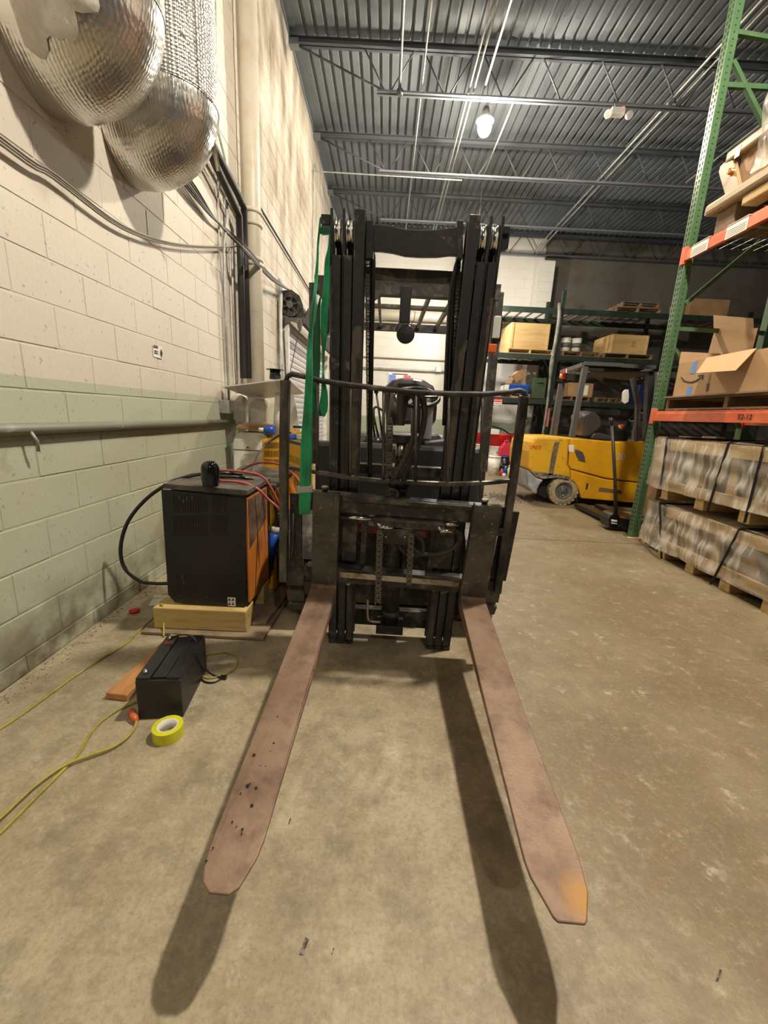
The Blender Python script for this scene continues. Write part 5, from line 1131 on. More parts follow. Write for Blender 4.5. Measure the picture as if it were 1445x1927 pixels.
def shell_film(name, parent, x0, x1, y0, y1, z0, z1, amp, seed, nn=(60, 26), hang=.03, flare=0., face='aisle'):
    rr = random.Random(seed); ph = [rr.uniform(0, 6.28) for _ in range(8)]
    def W(u, v): return amp * (math.sin(13 * u + 5 * v + ph[0]) * .5 + math.sin(23 * u - 11 * v + ph[1]) * .35 + math.sin(7 * u + 19 * v + ph[2]) * .35 + math.sin(41 * u + 9 * v + ph[3]) * .18)
    per = [(x1, y1), (x0, y1), (x0, y0), (x1, y0)]; L_ = [x1 - x0, y1 - y0, x1 - x0]; tot = sum(L_)
    def fn(u, v):
        s = u * tot
        if s < L_[0]: p = Vector((x1 - s, y1 + hang, 0)); nr = Vector((0, 1, 0))
        elif s < L_[0] + L_[1]: p = Vector((x0 - .012, y1 - (s - L_[0]), 0)); nr = Vector((-1, 0, 0))
        else: p = Vector((x0 + (s - L_[0] - L_[1]), y0 + .03, 0)); nr = Vector((0, -1, 0))
        z = z0 + (z1 + .012 - z0) * v; p.z = z + W(v, u) * .5 * (1 - v)
        return p + nr * (W(u * 3, v) + flare * (1 - v) ** 2 * (1 if s < L_[0] + .3 else 0) + .012)
    mb = MB().grid(fn, *nn); o = len(mb.v)
    def top(u, v): return Vector((x0 + (x1 - x0) * u, y0 + (y1 - y0) * v, z1 + .014 + W(u, v) * .8))
    mb.grid(top, 16, 24)
    return obj(name, mb, MFILM, parent)
shell_film('loose_film', hg, hx - .03, hx + .46, 1.5, hs[6].y - .28, hz + .02, tz + .40, .03, 5)
# --- floor level: two tiers of wrapped crates
def crate(x0, x1, y0, y1, z0, z1, label, seed, straps, hang=.03):
    t = thing('wrapped_crate', label, 'crate', ((x0 + x1) / 2, (y0 + y1) / 2, z0), 'film wrapped crates under the right rack')
    rr = random.Random(seed); bz = z0 + .10
    for k in range(4): y = y0 + .02 + (y1 - y0 - .14) * k / 3; obj('foot_block', MB().box((x0 + .01, y, z0), (x1 - .02, y + .10, bz)), MWOOD, t, bev=.004)
    for z_ in (bz, z1 - .10):
        obj('side_board', MB().box((x0 + .004, y0, z_), (x0 + .035, y1 - .03, z_ + .09)), MWOOD, t, bev=.003)
    obj('base_board', MB().box((x0 + .01, y0, bz), (x1, y1 - .03, bz + .03)), MPLY, t)
    n_ = max(2, int((y1 - y0) / .55))
    for k in range(n_ + 1):
        y = y0 + (y1 - y0 - .10) * k / n_; obj('post_board', MB().box((x0 + .036, y, bz + .03), (x0 + .06, y + .07, z1 - .02)), MWOOD if k % 2 else MBROWN, t)
    for k in range(n_):
        y = y0 + (y1 - y0) * (k + .18) / n_; w = (y1 - y0) / n_ * .62
        obj('machine_part', MB().box((x0 + .09, y, bz + .03), (x1 - .1, y + w, z1 - .11)), MGREY if (k + seed) % 2 else MBROWN, t, bev=.02)
        c = Vector((x0 + .085, y + w * .6, (bz + z1) / 2 - .02)); obj('brace_block', MB().prism([c + Vector((0, -.13, -.13)), c + Vector((0, .13, -.13)), c + Vector((0, .10, .02)), c + Vector((0, -.02, .05))], (.03, 0, 0)), MWOOD, t, bev=.004)
    obj('top_board', MB().box((x0 + .01, y0, z1 - .012), (x1, y1 - .02, z1)), MWOOD, t)
    shell_film('film', t, x0 - .004, x1, y0, y1, z0 + .10, z1, .016, seed, hang=hang, flare=.03)
    for (ya_, lean) in straps:
        mb = MB(); pts = [(x0 - .035, lean, z0 + .02), (x0 - .035, ya_, z1 + .022), (x0 + .3, ya_, z1 + .024), (x1, ya_, z1 + .024)]
        for p, q in zip(pts, pts[1:]): mb.bar(p, q, .022, .004, (0, 1, 0))
        obj('strap', mb, MSTRAP, t)
    return t
CX0 = 2.84
zt1 = at(1255, 948, X=CX0).z; zt2 = at(1260, 828, X=CX0).z; yA = at(1243, 1053, X=CX0).y
sy = lambda x, y: at(x, y, X=CX0 - .03).y
yl_ = [at(x, y, X=CX0).y for x, y in ((1240, 990), (1350, 1075), (1420, 1130))]; yu_ = [at(x, y, X=CX0).y for x, y in ((1253, 870), (1350, 890), (1415, 900))]
crate(CX0, CX0 + 1.0, 2.66, 3.98, .0, zt1 - .03, 'film wrapped crate on the floor, far one of the lower tier', 3, [(sy(1243, 945), sy(1246, 1050)), (sy(1397, 980), sy(1342, 1085))], .26)
crate(CX0, CX0 + 1.0, 1.35, 2.58, .0, zt1 - .03, 'film wrapped crate on the floor, near one of the lower tier', 4, [(2.52, 2.56)])
crate(CX0, CX0 + 1.0, 2.56, 4.12, zt1 + .03, zt2, 'film wrapped crate on the upper tier, far one beside the green post', 6, [(sy(1256, 828), sy(1240, 945)), (sy(1374, 828), sy(1336, 945)), (sy(1440, 835), sy(1403, 980))], .26)
crate(CX0, CX0 + 1.0, 1.35, 2.48, zt1 + .03, zt2, 'film wrapped crate on the upper tier, near one at the right edge', 8, [(2.3, 2.3)])
solo('timber_wedge', MB().cbox(at(1222, 1005, X=2.95) , (.08, .07, .22), Matrix.Rotation(.2, 3, 'X')), MWOOD, 'upright timber offcut between the green post and the wrapped crates', 'timber')
solo('timber_shim', MB().box((RX - .06, RY - .06, -.0), (RX + .2, RY + .0, .012)).box((RX + .02, RY - .12, 0), (RX + .25, RY - .06, .03)), MWOOD, 'thin wooden shims at the foot of the green post', 'timber')
for k in range(5):
    c = at(1240 + k * 22, 835, Y=5.7)
    solo('brown_carton', MB().box((c.x, 5.55, 0), (c.x + .13, 5.8, c.z + .10 - .02 * (k % 2))), [MCARDD, MGREY][k % 2], ['brown carton', 'dark grey carton', 'brown narrow carton', 'dark grey narrow carton', 'brown carton farthest right'][k] + ' standing in shadow behind the green rack frame', 'box', 'cartons in shadow behind the right rack', .004)
# pallet jack
jx = at(1155, 1000, Z=0)
pj = thing('pallet_jack', 'black pallet jack with an upright handle between the yellow forklift and the green post', 'pallet jack', jx)
P = [at(x, y, Y=jx.y) for x, y in ((1146, 993), (1146, 976), (1150, 970), (1155, 967), (1163, 967), (1168, 975), (1185, 977), (1188, 1002))]
obj('body', MB().prism(P, (0, .22, 0)), MGLOSS, pj, bev=.01); obj('handle', MB().tube([at(1159, 970, Y=jx.y + .05), at(1157, 900, Y=jx.y + .07), at(1151, 790, Y=jx.y + .1)], [.022, .019, .019], 10), MBLK, pj)
obj('handle_grip', MB().tube([at(1150, 800, Y=jx.y + .1), at(1150, 786, Y=jx.y + .1)], .024, 10), MBLACK, pj)
for dx in (.08, .40): obj('fork_arm', MB().box((jx.x + dx, jx.y + .2, .03), (jx.x + dx + .16, jx.y + 1.3, .09)), MBLACK, pj, bev=.01)
for s in (.03, .17): obj('wheel', MB().lathe([(.0, 0), (.07, 0), (.07, .05), (0, .05)], (jx.x + .15, jx.y + s, .07), axis=(0, 1, 0), n=16), MRUB, pj)
for y_, h_ in ((979, 2), (984, 1.2)): obj('decal', MB().prism([at(1150, y_ - h_, Y=jx.y - .001), at(1161, y_ - h_ + 2, Y=jx.y - .001), at(1161, y_ + h_ + 1, Y=jx.y - .001), at(1150, y_ + h_, Y=jx.y - .001)], (0, -.001, 0)), MPAPER, pj)

# ================================================================== YELLOW FORKLIFT (side on)
YT = 6.42
yt_ = thing('forklift', 'yellow sit-down forklift seen from the side, parked before the back rack', 'forklift', (3.6, YT + .5, 0))
def side(pts, y=YT): return [at(a, b, Y=y) for a, b in pts]
def ext(name, pts, mt, y0=YT, dep=1.05, par=None, bev=.02, label=None): return obj(name, MB().prism(side(pts, y0), (0, dep, 0)), mt, par or yt_, label, bev=bev)
ext('counterweight', [(994, 882), (996, 850), (1000, 833), (1008, 822), (1070, 823), (1071, 833), (1069, 875), (1074, 884), (1074, 905), (1066, 899), (1052, 897), (1036, 899), (1024, 902), (1012, 899)], MYELW, bev=.05)
ext('counterweight_skirt', [(993, 884), (1012, 900), (1024, 903), (1016, 912), (1012, 922), (1011, 931), (1002, 927), (994, 915)], MLEAF, dep=1.0, bev=.03)
ext('body_panel', [(1074, 824), (1150, 831), (1190, 832), (1215, 830), (1215, 909), (1140, 900), (1074, 882), (1070, 876)], MYEL, dep=1.05)
ext('lower_panel', [(1074, 884), (1140, 902), (1215, 911), (1215, 948), (1186, 946), (1094, 938), (1090, 922), (1082, 908), (1074, 903)], MYEL, dep=1.05)
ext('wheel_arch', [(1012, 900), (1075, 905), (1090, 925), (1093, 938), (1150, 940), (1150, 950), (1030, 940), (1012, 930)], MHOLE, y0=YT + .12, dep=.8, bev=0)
wcx = at(1059, 926, Y=YT + .05); wheel(yt_, 'rear_wheel', (wcx.x, YT + .11, .232), .232, .17, (0, -1, 0), MTYREB, MTYREB, MGREY, 20, .02)
wheel(yt_, 'rear_wheel', (wcx.x, YT + .93, .232), .232, .17, (0, 1, 0), MTYREB, MTYREB, MGREY, 20, .02)
mb = MB(); [mb.lathe([(.012, 0), (.010, .012), (0, .012)], (wcx.x + .075 * math.cos(a), YT + .035, .232 + .075 * math.sin(a)), axis=(0, -1, 0), n=6) for a in [k * math.pi / 4 for k in range(8)]]; obj('wheel_nut', mb, MSILV, yt_, kind='stuff')
ext('front_chassis', [(1190, 840), (1250, 840), (1250, 945), (1190, 945)], MYEL, y0=YT + .05, dep=.95)
wheel(yt_, 'front_wheel', (at(1235, 930, Y=YT).x, YT + .12, .27), .27, .2, (0, -1, 0), MRUB, MTREAD, MGREY, 18, .02)
wheel(yt_, 'front_wheel', (at(1235, 930, Y=YT).x, YT + .93, .27), .27, .2, (0, 1, 0), MRUB, MTREAD, MGREY, 18, .02)
ext('side_vent', [(1081, 846), (1088, 846), (1095, 850), (1100, 858), (1102, 871), (1092, 868), (1085, 860), (1082, 853)], MGREY, y0=YT - .004, dep=.02, bev=.003)
mb = MB(); [mb.bar(at(1083 + k, 850 + 3.2 * k, Y=YT - .007), at(1098 + k * .6, 852 + 3.2 * k, Y=YT - .007), .004, .006, (0, 1, 0)) for k in range(6)]; obj('vent_louvre', mb, MHOLE, yt_, kind='stuff')
text('number_marking', '30', .15, at(1168, 860, Y=YT - .006), (1, 0, .02), (0, 0, 1), MWHT2, yt_)
text('red_lettering', 'UNIT', .085, at(1007, 842, Y=YT - .006), (1, 0, -.06), (0, 0, 1), MRED, yt_)
ext('white_sticker', [(1070, 837), (1080, 837), (1079, 851), (1070, 850)], MPAPER, y0=YT - .004, dep=.003, bev=0)
ext('scraped_band', [(1044, 832), (1053, 832), (1047, 860), (1041, 893), (1032, 895), (1036, 865), (1040, 845)], mat('scraped_metal', (.10, .085, .07), .7, c2=(.2, .15, .08), scale=20), y0=YT - .003, dep=.004, bev=0)
ext('scuffed_edge', [(998, 886), (1030, 890), (1050, 893), (1072, 897), (1072, 902), (1050, 898), (1024, 901), (1010, 898)], mat('scuffed_mix', (.34, .28, .2), .7, c2=(.08, .07, .06), scale=25, thr=(.45, .55)), y0=YT - .003, dep=.004, bev=0)
ext('body_slot', [(1104, 909), (1107, 910), (1105, 921), (1102, 921)], MHOLE, y0=YT - .002, dep=.004, bev=0)
ext('worn_decal', [(1128, 917), (1170, 923), (1170, 930), (1126, 925)], MWOODD, y0=YT - .002, dep=.004, bev=0)
# guard
def br(name, a, b, w, h, y=YT + .12, mt=MGUARD, y2=None, par=None): return obj(name, MB().bar(at(*a, Y=y), at(*b, Y=y2 or y), w, h, (0, 1, 0)), mt, par or yt_)
G2 = YT + .92
gd = br('overhead_guard', (1100, 684), (1170, 687), .05, .06)
br('guard_pillar', (1101, 690), (1074, 830), .075, .06, par=gd); br('guard_pillar', (1059, 722), (1042, 832), .05, .05, y=G2, par=gd); br('guard_pillar', (1053, 722), (1034, 832), .03, .05, y=G2, par=gd)
br('guard_pillar', (1190, 712), (1200, 760), .06, .06, par=gd); br('guard_pillar', (1200, 760), (1198, 832), .06, .06, par=gd)
br('guard_rail', (1098, 686), (1056, 700), .05, .06, y2=G2, par=gd); br('guard_rail', (1056, 700), (1150, 706), .04, .05, y=G2, par=gd); br('guard_rail', (1170, 688), (1232, 691), .05, .06, par=gd); br('guard_rail', (1232, 691), (1180, 712), .04, .05, y2=G2, par=gd)
obj('roof_plate', MB().hexa([at(1110, 700, Y=YT + .2), at(1228, 702, Y=YT + .2), at(1180, 716, Y=G2), at(1090, 706, Y=G2), at(1110, 698, Y=YT + .2), at(1228, 699, Y=YT + .2), at(1180, 713, Y=G2), at(1090, 703, Y=G2)]), MGUARD, gd)
mb = MB(); [mb.bar(at(1190 + k * 9, 716 - k * 2, Y=YT + .5), at(1197 + k * 9, 713 - k * 2, Y=YT + .5), .02, .03) for k in range(5)]; obj('roof_slat_edge', mb, MBAR, gd, kind='stuff')
for x, y, mt_ in ((1063, 700, MRED), (1068, 698, MPAPER), (1079, 694, MPAPER), (1085, 692, MPAPER), (1092, 690, MRED)): obj('tail_lamp', MB().cbox(at(x, y, Y=YT + .3 + (1098 - x) * .012), (.05, .04, .06)), mt_, gd)
obj('beacon', MB().lathe([(.05, 0), (.055, .03), (.045, .08), (0, .09)], at(1058, 713, Y=G2 - .05), n=14), MORA, gd)
obj('mirror', MB().prism(side([(1172, 738), (1177, 733), (1183, 733), (1184, 745), (1183, 756), (1176, 760), (1171, 756)], YT + .1), (0, .03, 0)), MPAPER, gd, bev=.006)
s1_ = [(1093, 783), (1100, 778), (1110, 773), (1120, 775), (1130, 784), (1134, 796), (1131, 805), (1122, 812), (1114, 818), (1112, 823), (1100, 824), (1097, 818)]
obj('seat', MB().prism(side(s1_, YT + .3), (0, .42, 0)), MSEAT, yt_, bev=.04); ext('seat_cushion', [(1112, 822), (1118, 815), (1132, 815), (1148, 820), (1165, 824), (1165, 830), (1112, 828)], MSEAT, y0=YT + .3, dep=.42)
ext('hood_step', [(1100, 824), (1190, 830), (1190, 836), (1100, 834)], MBLACK, y0=YT + .2, dep=.6)
obj('steering_wheel', MB().tube([at(1200, 785, Y=YT + .5) + Vector((.12 * math.cos(a) * .7, .16 * math.sin(a), .12 * math.cos(a) * .6)) for a in [2 * math.pi * k / 20 for k in range(21)]], .014, 6, False), MBLACK, yt_)
br('steering_column', (1200, 787), (1192, 832), .06, .08, y=YT + .5); br('mast_rail', (1222, 700), (1208, 945), .07, .1, y=YT + .25, mt=MMAST); br('mast_rail', (1240, 700), (1222, 945), .07, .1, y=YT + .8, mt=MMAST)
obj('emergency_button', MB().lathe([(.03, 0), (.03, .03), (.02, .04), (0, .04)], at(1170, 803, Y=YT + .3), axis=(.4, -.6, .5), n=10), MRED, yt_); obj('button_ring', MB().lathe([(.04, 0), (.04, .02)], at(1166, 804, Y=YT + .3), axis=(.4, -.6, .5), n=10), MYEL, yt_)
ext('control_console', [(1152, 808), (1178, 808), (1182, 832), (1160, 832)], MBLACK, y0=YT + .25, dep=.2)

# ================================================================== BACK RACK
BY = 11.5; BD = 1.15
def brk(y): return at(1000, y, Y=BY).z
zA, zBk, zCk = at(1000, 583.5, Y=BY).z, at(1000, 671, Y=BY).z, at(1000, 755.5, Y=BY).z
xL, xR_ = at(905, 760, Y=BY).x, at(1600, 800, Y=BY).x
br_ = thing('back_rack', 'dark green pallet rack standing against the back wall', 'rack', ((xL + xR_) / 2, BY + .5, 0))
xp = at(1034, 740, Y=BY).x + .05
for xx in (xL - .6, xp, xp + 2.9, xp + 5.8):
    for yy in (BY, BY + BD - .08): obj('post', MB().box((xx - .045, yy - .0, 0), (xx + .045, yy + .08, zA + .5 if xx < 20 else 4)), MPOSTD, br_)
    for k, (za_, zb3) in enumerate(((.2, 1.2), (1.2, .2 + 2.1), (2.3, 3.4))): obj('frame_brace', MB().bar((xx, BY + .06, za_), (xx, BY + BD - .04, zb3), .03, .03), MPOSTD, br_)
edges = [xL - .6, xp, xp + 2.9, xp + 5.8]
for z, h in ((zA, .13), (zBk, .12), (zCk, .13)):
    for e0, e1 in zip(edges, edges[1:]):
        for yy in (BY - .02, BY + BD): obj('shelf_beam', MB().box((e0 + .045, yy - .02, z - h / 2), (e1 - .045, yy + .02, z + h / 2)), MPOSTD, br_)
        mb = MB(); n_ = int((e1 - e0) / .30)
        for k in range(1, n_): mb.box((e0 + k * .30, BY, z + h / 2 - .04), (e0 + k * .30 + .05, BY + BD, z + h / 2 - .005))
        obj('deck_support', mb, MWIRE, br_, kind='stuff')
obj('post_sticker', MB().box((xp - .03, BY - .003, at(1030, 803, Y=BY).z), (xp + .03, BY - .0, at(1030, 768, Y=BY).z)), mat('pink_sticker', (.75, .22, .15), .5), br_)
Z1, Z2, Z3 = zA + .067, zBk + .063, zCk + .068
def bpal(x0px, x1px, zz, label, n=5, dep=.9, y0=BY + .02, mt=MWOODD):
    a, b = at(x0px, 700, Y=y0).x, at(x1px, 700, Y=y0).x; return pallet(a, b, y0, y0 + dep, zz, label, n, mt, 'y')
def crate_box(x0, x1, ytop, z0, label, mt=MCRATE, y0=BY + .03, dep=.95, text_=None):
    a, b = at(x0, ytop, Y=y0), at(x1, ytop, Y=y0); t = thing('wooden_crate', label, 'crate', ((a.x + b.x) / 2, y0 + dep / 2, z0), 'plywood crates on the back rack'); zt = at((x0 + x1) / 2, ytop, Y=y0).z
    obj('box', MB().box((a.x, y0, z0), (b.x, y0 + dep, zt)), mt, t, bev=.008)
    for xx in (a.x + .02, b.x - .06): obj('batten', MB().box((xx, y0 - .012, z0 + .01), (xx + .05, y0, zt - .01)), mt, t)
    if text_: obj('stencil_marks', MB().box(((a.x + b.x) / 2 + .05, y0 - .014, z0 + .2), ((a.x + b.x) / 2 + .11, y0 - .001, zt - .15)), MCARDD, t)
    return t
p1, zt1_ = bpal(950, 1036, Z2, 'pallet under the large plywood crate left on the back rack', 5, .95, mt=MWOOD)
crate_box(963, 1037, 608, zt1_ - .06 + .06, 'large plywood crate, left end of the middle shelf of the back rack')
p2, zt2_ = bpal(1053, 1124, Z2, 'pallet under the white pails on the back rack', 5)
for k, x in enumerate((1067, 1087)):
    c = at(x, 640, Y=BY + .25); r = .125
    t = thing('plastic_pail', ['white pail on the back rack, left one of two', 'white pail on the back rack, right one of two'][k], 'pail', (c.x, BY + .3, zt2_), 'white pails on the back rack')
    obj('body', MB().lathe([(r * .88, 0), (r, .33)], (c.x, BY + .3, zt2_), n=20), MWHT, t); obj('lid', MB().lathe([(r * 1.06, .33), (r * 1.06, .355), (r, .36)], (c.x, BY + .3, zt2_), n=20), MWHT, t)
    obj('label', MB().lathe([(r * .945 + .003, .12), (r * .975 + .003, .24)], (c.x, BY + .3, zt2_), n=20), MGREY, t)
p3, zt3_ = bpal(1130, 1222, Z2, 'pallet under the plywood crate right of the white pails', 5, .95)
crate_box(1152, 1223, 630, zt3_, 'plywood crate with stencil marks right of the white pails', text_=True)
p4_, z4_ = bpal(1140, 1222, Z1, 'old pallet on the top shelf of the back rack, in the dark', 5); p5_, z5_ = bpal(1150, 1218, z4_ + .001, 'second old pallet stacked on the top shelf of the back rack', 5)
cw = at(1330, 590, Y=BY + .1); solo('brown_carton', MB().box((cw.x - .5, BY + .05, Z1), (cw.x + .5, BY + .9, Z1 + .42)), MCARDD, 'brown carton on the top shelf behind the green rack frame', 'box')
p6, z6 = bpal(930, 1003, Z3, 'pallet under the blue crate on the lowest shelf of the back rack', 5)
a, b = at(950, 731, Y=BY + .1), at(996, 718, Y=BY + .1)
bcx = thing('blue_crate', 'bright blue ribbed plastic crate on the lowest shelf of the back rack', 'crate', ((a.x + b.x) / 2, BY + .3, z6))
obj('body', MB().box((a.x + .1, BY + .08, z6), (b.x, BY + .6, z6 + .235)), MBLUE, bcx, bev=.01)
mb = MB(); [mb.box((a.x + .12 + k * .055, BY + .068, z6 + .02), (a.x + .135 + k * .055, BY + .08, z6 + .22)) for k in range(int((b.x - a.x - .14) / .055))]; [mb.box((a.x + .1, BY + .066, z6 + .07 + j * .06), (b.x, BY + .08, z6 + .08 + j * .06)) for j in range(3)]
obj('rib', mb, MBLUE, bcx, kind='stuff'); obj('end_wall', MB().box((a.x + .02, BY + .08, z6), (a.x + .098, BY + .6, z6 + .22)), MWHT, bcx)
c = at(974, 708, Y=BY + .35); solo('brown_carton', MB().cbox(c, (.34, .3, .22), Matrix.Rotation(-.6, 3, 'Y')), MCARDD, 'small brown carton tilted on top of the blue crate', 'box', None, .005)
solo('cardboard_flap', MB().quad(at(951, 722, Y=BY + .2), at(967, 701, Y=BY + .3), at(976, 697, Y=BY + .3), at(961, 722, Y=BY + .2), .01), MCARD, 'loose cardboard flap leaning on the tilted carton', 'cardboard')
a, b = at(1000, 745, Y=BY + .1), at(1029, 712, Y=BY + .1); gb = thing('metal_box', 'olive green metal box right of the blue crate', 'box', ((a.x + b.x) / 2, BY + .4, z6)); obj('body', MB().box((a.x, BY + .08, Z3 + .02), (b.x, BY + .7, b.z)), MGREENBOX, gb, bev=.01); obj('handle', MB().tube([Vector(((a.x + b.x) / 2 - .08, BY + .06, b.z - .12)), Vector(((a.x + b.x) / 2 + .08, BY + .06, b.z - .12))], .015, 6), MINK, gb)
p7, z7 = bpal(1048, 1118, Z3, 'pallet under the taped carton on the lowest shelf of the back rack', 5)
a, b = at(1068, 740, Y=BY + .1), at(1117, 722, Y=BY + .1); tcx = thing('taped_carton', 'brown carton with a white sheet taped on, seen through the yellow forklift', 'box', ((a.x + b.x) / 2, BY + .4, z7)); obj('box', MB().box((a.x, BY + .08, z7), (b.x, BY + .7, b.z)), MCARDD, tcx, bev=.006)
obj('white_sheet', MB().box((at(1096, 730, Y=BY + .07).x, BY + .074, z7 + .04), (at(1107, 730, Y=BY + .07).x, BY + .079, z7 + .30)), MPAPER, tcx)
p8, z8 = bpal(1130, 1180, Z3, 'small pallet on the lowest shelf of the back rack left of the mirror', 4)
c = at(1212, 728, Y=BY + .2); solo('blue_bin', MB().box((c.x - .20, BY + .1, Z3), (c.x + .12, BY + .7, c.z + .05)), MNAVY, 'dark blue bin on the lowest shelf near the green post', 'bin', None, .02)
# hanging danger sign
a, b = at(928, 750, Y=BY - .06), at(944, 763.5, Y=BY - .06)
ds = solo('danger_sign', MB().box((a.x, BY - .065, b.z), (b.x, BY - .06, a.z)), MPAPER, 'small white danger sign with a red header on the lowest shelf beam', 'sign')
obj('red_header', MB().box((a.x, BY - .067, a.z - .085), (b.x, BY - .0652, a.z)), MRED, ds); [text('lettering', s_, .05, Vector(((a.x + b.x) / 2, BY - .066, a.z - .125 - .05 * k)), (1, 0, 0), (0, 0, 1), MINK, ds) for k, s_ in enumerate(('NO SMOKING', 'OR FLAMES'))]
text('lettering', 'DANGER', .06, Vector(((a.x + b.x) / 2, BY - .068, a.z - .045)), (1, 0, 0), (0, 0, 1), MPAPER, ds)
# wrapped upright tube by the post
solo('wrapped_pole', MB().tube(curve_pts([at(1053, 570, Y=BY - .12), at(1052, 600, Y=BY - .12), at(1046, 640, Y=BY - .12), at(1040, 672, Y=BY - .12), at(1037, 694, Y=BY - .12), at(1030, 760, Y=BY - .12), at(1018, 838, Y=BY - .12), at(1006, 905, Y=BY - .12)], 4), [.05] * 13 + [.06] * 4 + [.035] * 12, 8), mat('grey_wrap', (.20, .19, .16), .6, c2=(.08, .10, .07), scale=5), 'tall grey film wrapped pole leaning on the back rack post', 'pole')
# --- drums and containers
DYm = 10.92
for k, (x, dy, lb_) in enumerate(((912, .52, 'red and white drum, left one partly behind the mast'), (938, .0, 'red and white drum with red lettering, second from the mast'), (964, .5, 'red and white drum, third from the mast'), (990, .9, 'red and white drum in shadow, nearest the yellow forklift'))):
    c = at(x, 850, Y=DYm + dy); c.z = 0; r = .285
    t = thing('steel_drum', lb_, 'drum', c, 'red and white drums under the back rack')
    H_ = .93
    obj('lower_band', MB().lathe([(r, .0), (r, .13), (r + .01, .15), (r, .17), (r, .30)], c, n=28), MRED, t); obj('middle_band', MB().lathe([(r, .30), (r + .012, .32), (r, .34), (r, .60), (r + .012, .61), (r, .63)], c, n=28), MWHT, t)
    obj('upper_band', MB().lathe([(r, .63), (r, H_ - .02), (r + .012, H_), (r - .01, H_), (r - .015, H_ - .02), (0, H_ - .02)], c, n=28), MRED, t)
    if k in (1, 2): text('red_lettering', ['', 'MO', 'BA'][k], .10, Vector((c.x + (-.06 if k == 1 else .0), c.y - r - .004, .47)), (1, 0, 0), (0, 0, 1), MREDP, t)
def pail(x, ybase, h, r, mt, lid, label, name='plastic_pail', z=0):
    c = at(x, ybase, Z=0) if not z else Vector((0, 0, 0)); 
    t = thing(name, label, 'pail', c); obj('body', MB().lathe([(r * .85, 0), (r, h)], c, n=22), mt, t); obj('lid', MB().lathe([(r * 1.06, h), (r * 1.06, h + .03), (0, h + .03)], c, n=22), lid, t)
    obj('bail', MB().tube([c + Vector((math.cos(a) * r * 1.02, -r * .6 - .05 * abs(math.sin(a)), h * .75 + math.sin(a) * h * .35)) for a in [math.pi + math.pi * q / 10 for q in range(11)]], .004, 5), MGALV, t); return t, c
_, c1_ = pail(927, 893, .42, .15, MWHT, MWHT, 'white pail on the floor just right of the mast')
_, c2_ = pail(947, 888, .38, .14, MBLACK, MBLUE, 'black pail with a blue lid under the red fuel can')
gc = Vector((c2_.x, c2_.y, .412)); t = thing('fuel_can', 'red plastic fuel can standing on the blue lid', 'can', gc)
obj('body', MB().prism([gc + Vector((x, -.11, z)) for x, z in ((-.17, 0), (.15, 0), (.155, .20), (.11, .28), (.05, .33), (-.08, .33), (-.12, .26), (-.17, .20))], (0, .2, 0)), MPINK, t, bev=.02)
obj('handle', MB().tube(curve_pts([gc + Vector((-.06, 0, .31)), gc + Vector((-.04, 0, .37)), gc + Vector((.04, 0, .37)), gc + Vector((.08, 0, .30))], 4), .018, 8), MPINK, t); obj('cap', MB().tube([gc + Vector((.0, -.03, .32)), gc + Vector((.0, -.03, .36))], .025, 10), MINK, t)
for x, y, h, r, mt_, cp, lb_ in ((950, 893, .20, .045, MBLUE, MWHT, 'blue bottle beside the black pail'), (943, 895, .16, .05, MPINK, MWHT, 'red bottle in front of the black pail'), (957, 896, .26, .045, mat('cream_plastic', (.75, .72, .5), .4), MWHT, 'cream bottle right of the black pail'), (948, 897, .10, .045, MPAPER, MINK, 'short white tub in front of the bottles'), (961, 892, .28, .05, MINK, MWHT, 'dark bottle behind the cream one')):
    c = at(x, y, Z=0); t = thing('bottle', lb_, 'bottle', c, 'bottles on the floor by the drums'); obj('body', MB().lathe([(r, 0), (r, h * .7), (r * .45, h * .85), (r * .45, h * .88)], c, n=14), mt_, t); obj('cap', MB().lathe([(r * .5, h * .88), (r * .5, h), (0, h)], c, n=10), cp, t)
c = at(988, 888, Z=0); t = thing('plastic_tub', 'dark purple tub with a white lid beside the yellow forklift', 'tub', c); obj('body', MB().lathe([(.16, .0), (.19, .44)], c, n=18), mat('purple_plastic', (.04, .02, .09), .4), t); obj('lid', MB().lathe([(.20, .44), (.20, .56), (0, .56)], c, n=18), MWHT, t)
c = at(982, 896, Z=0); solo('timber_block', MB().box((c.x - .22, c.y, 0), (c.x + .26, c.y + .4, .12)), MGREENBOX if False else mat('green_timber', (.22, .21, .07), .7, c2=(.15, .13, .05), scale=8), 'greenish timber skid under the purple tub', 'timber', None, .01)
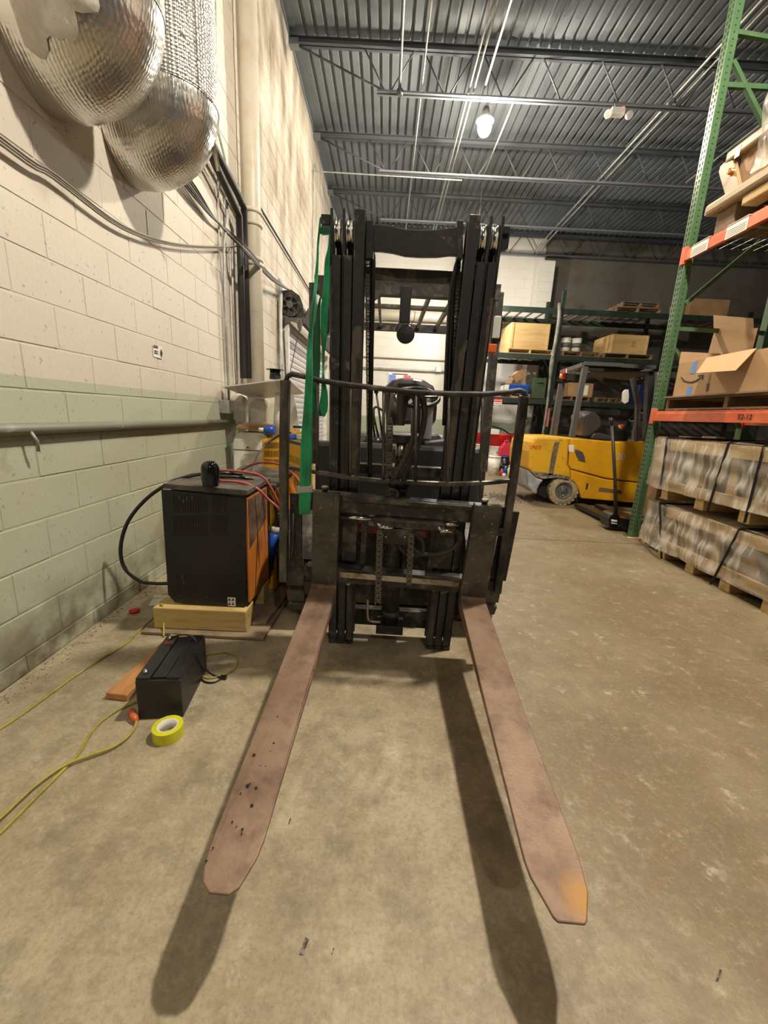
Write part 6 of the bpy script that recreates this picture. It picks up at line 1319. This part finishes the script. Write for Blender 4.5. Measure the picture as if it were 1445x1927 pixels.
hl = at(928, 812, Y=10.7); solo('oil_funnel_box', MB().box((hl.x - .25, 10.55, .932), (hl.x + .12, 10.9, 1.06)), MPAPER, 'white box with dark corner standing on the left drums', 'box', None, .01)
for P, lb_ in (([(922, 801), (945, 808), (960, 817), (972, 814)], 'thin black pump hose lying over the drums'),): solo('pump_hose', MB().tube(curve_pts([at(x, y, Y=10.55) for x, y in P], 5), .02, 6), MBLACK, lb_, 'hose')
# banner and pipes on the back wall
a, b = at(731, 701, Y=YB - .02), at(773.5, 718, Y=YB - .02)
bn = solo('wall_banner', MB().box((a.x, YB - .03, b.z - .05), (b.x, YB - .018, a.z)), MPAPER, 'small banner in blue, white and red on the back wall', 'banner')
w_ = (b.x - a.x); obj('blue_field', MB().box((a.x + .02, YB - .033, b.z - .04), (a.x + w_ * .33, YB - .0302, a.z - .06)), mat('banner_blue', (.16, .24, .62), .6), bn); obj('red_field', MB().box((a.x + w_ * .66, YB - .033, b.z - .04), (b.x - .02, YB - .0302, a.z - .06)), mat('banner_red', (.70, .12, .14), .6), bn)
obj('red_stripe', MB().box((a.x + w_ * .36, YB - .033, b.z), (a.x + w_ * .64, YB - .0302, b.z + .1)), mat('banner_pink', (.85, .45, .42), .6), bn); obj('title_strip', MB().box((a.x + .12, YB - .033, a.z - .05), (b.x - .12, YB - .0302, a.z - .02)), MINK, bn)
pp = at(760, 594, Y=YB - .2); solo('wall_pipe', MB().tube([(WX + .05, YB - .2, pp.z), (4.0, YB - .2, pp.z)], .14, 16), MPIPEP, 'fat cream pipe running level along the back wall', 'pipe')
for y_, r_ in ((696, .035), (675, .018)): q = at(760, y_, Y=YB - .05); solo('wall_pipe', MB().tube([(WX + .05, YB - .05, q.z), (3.0, YB - .05, q.z)], r_, 8), MGALV if r_ > .02 else MCABLE, 'thin level conduit on the back wall %s' % ('just above the banner' if r_ > .02 else 'higher up, seen through the mast'), 'conduit')
q = at(825, 695, Y=YB - .08); solo('switch_box', MB().cbox(q, (.16, .1, .16)), MWHT, 'white electrical box on the back wall right of the banner', 'box', None, .01)
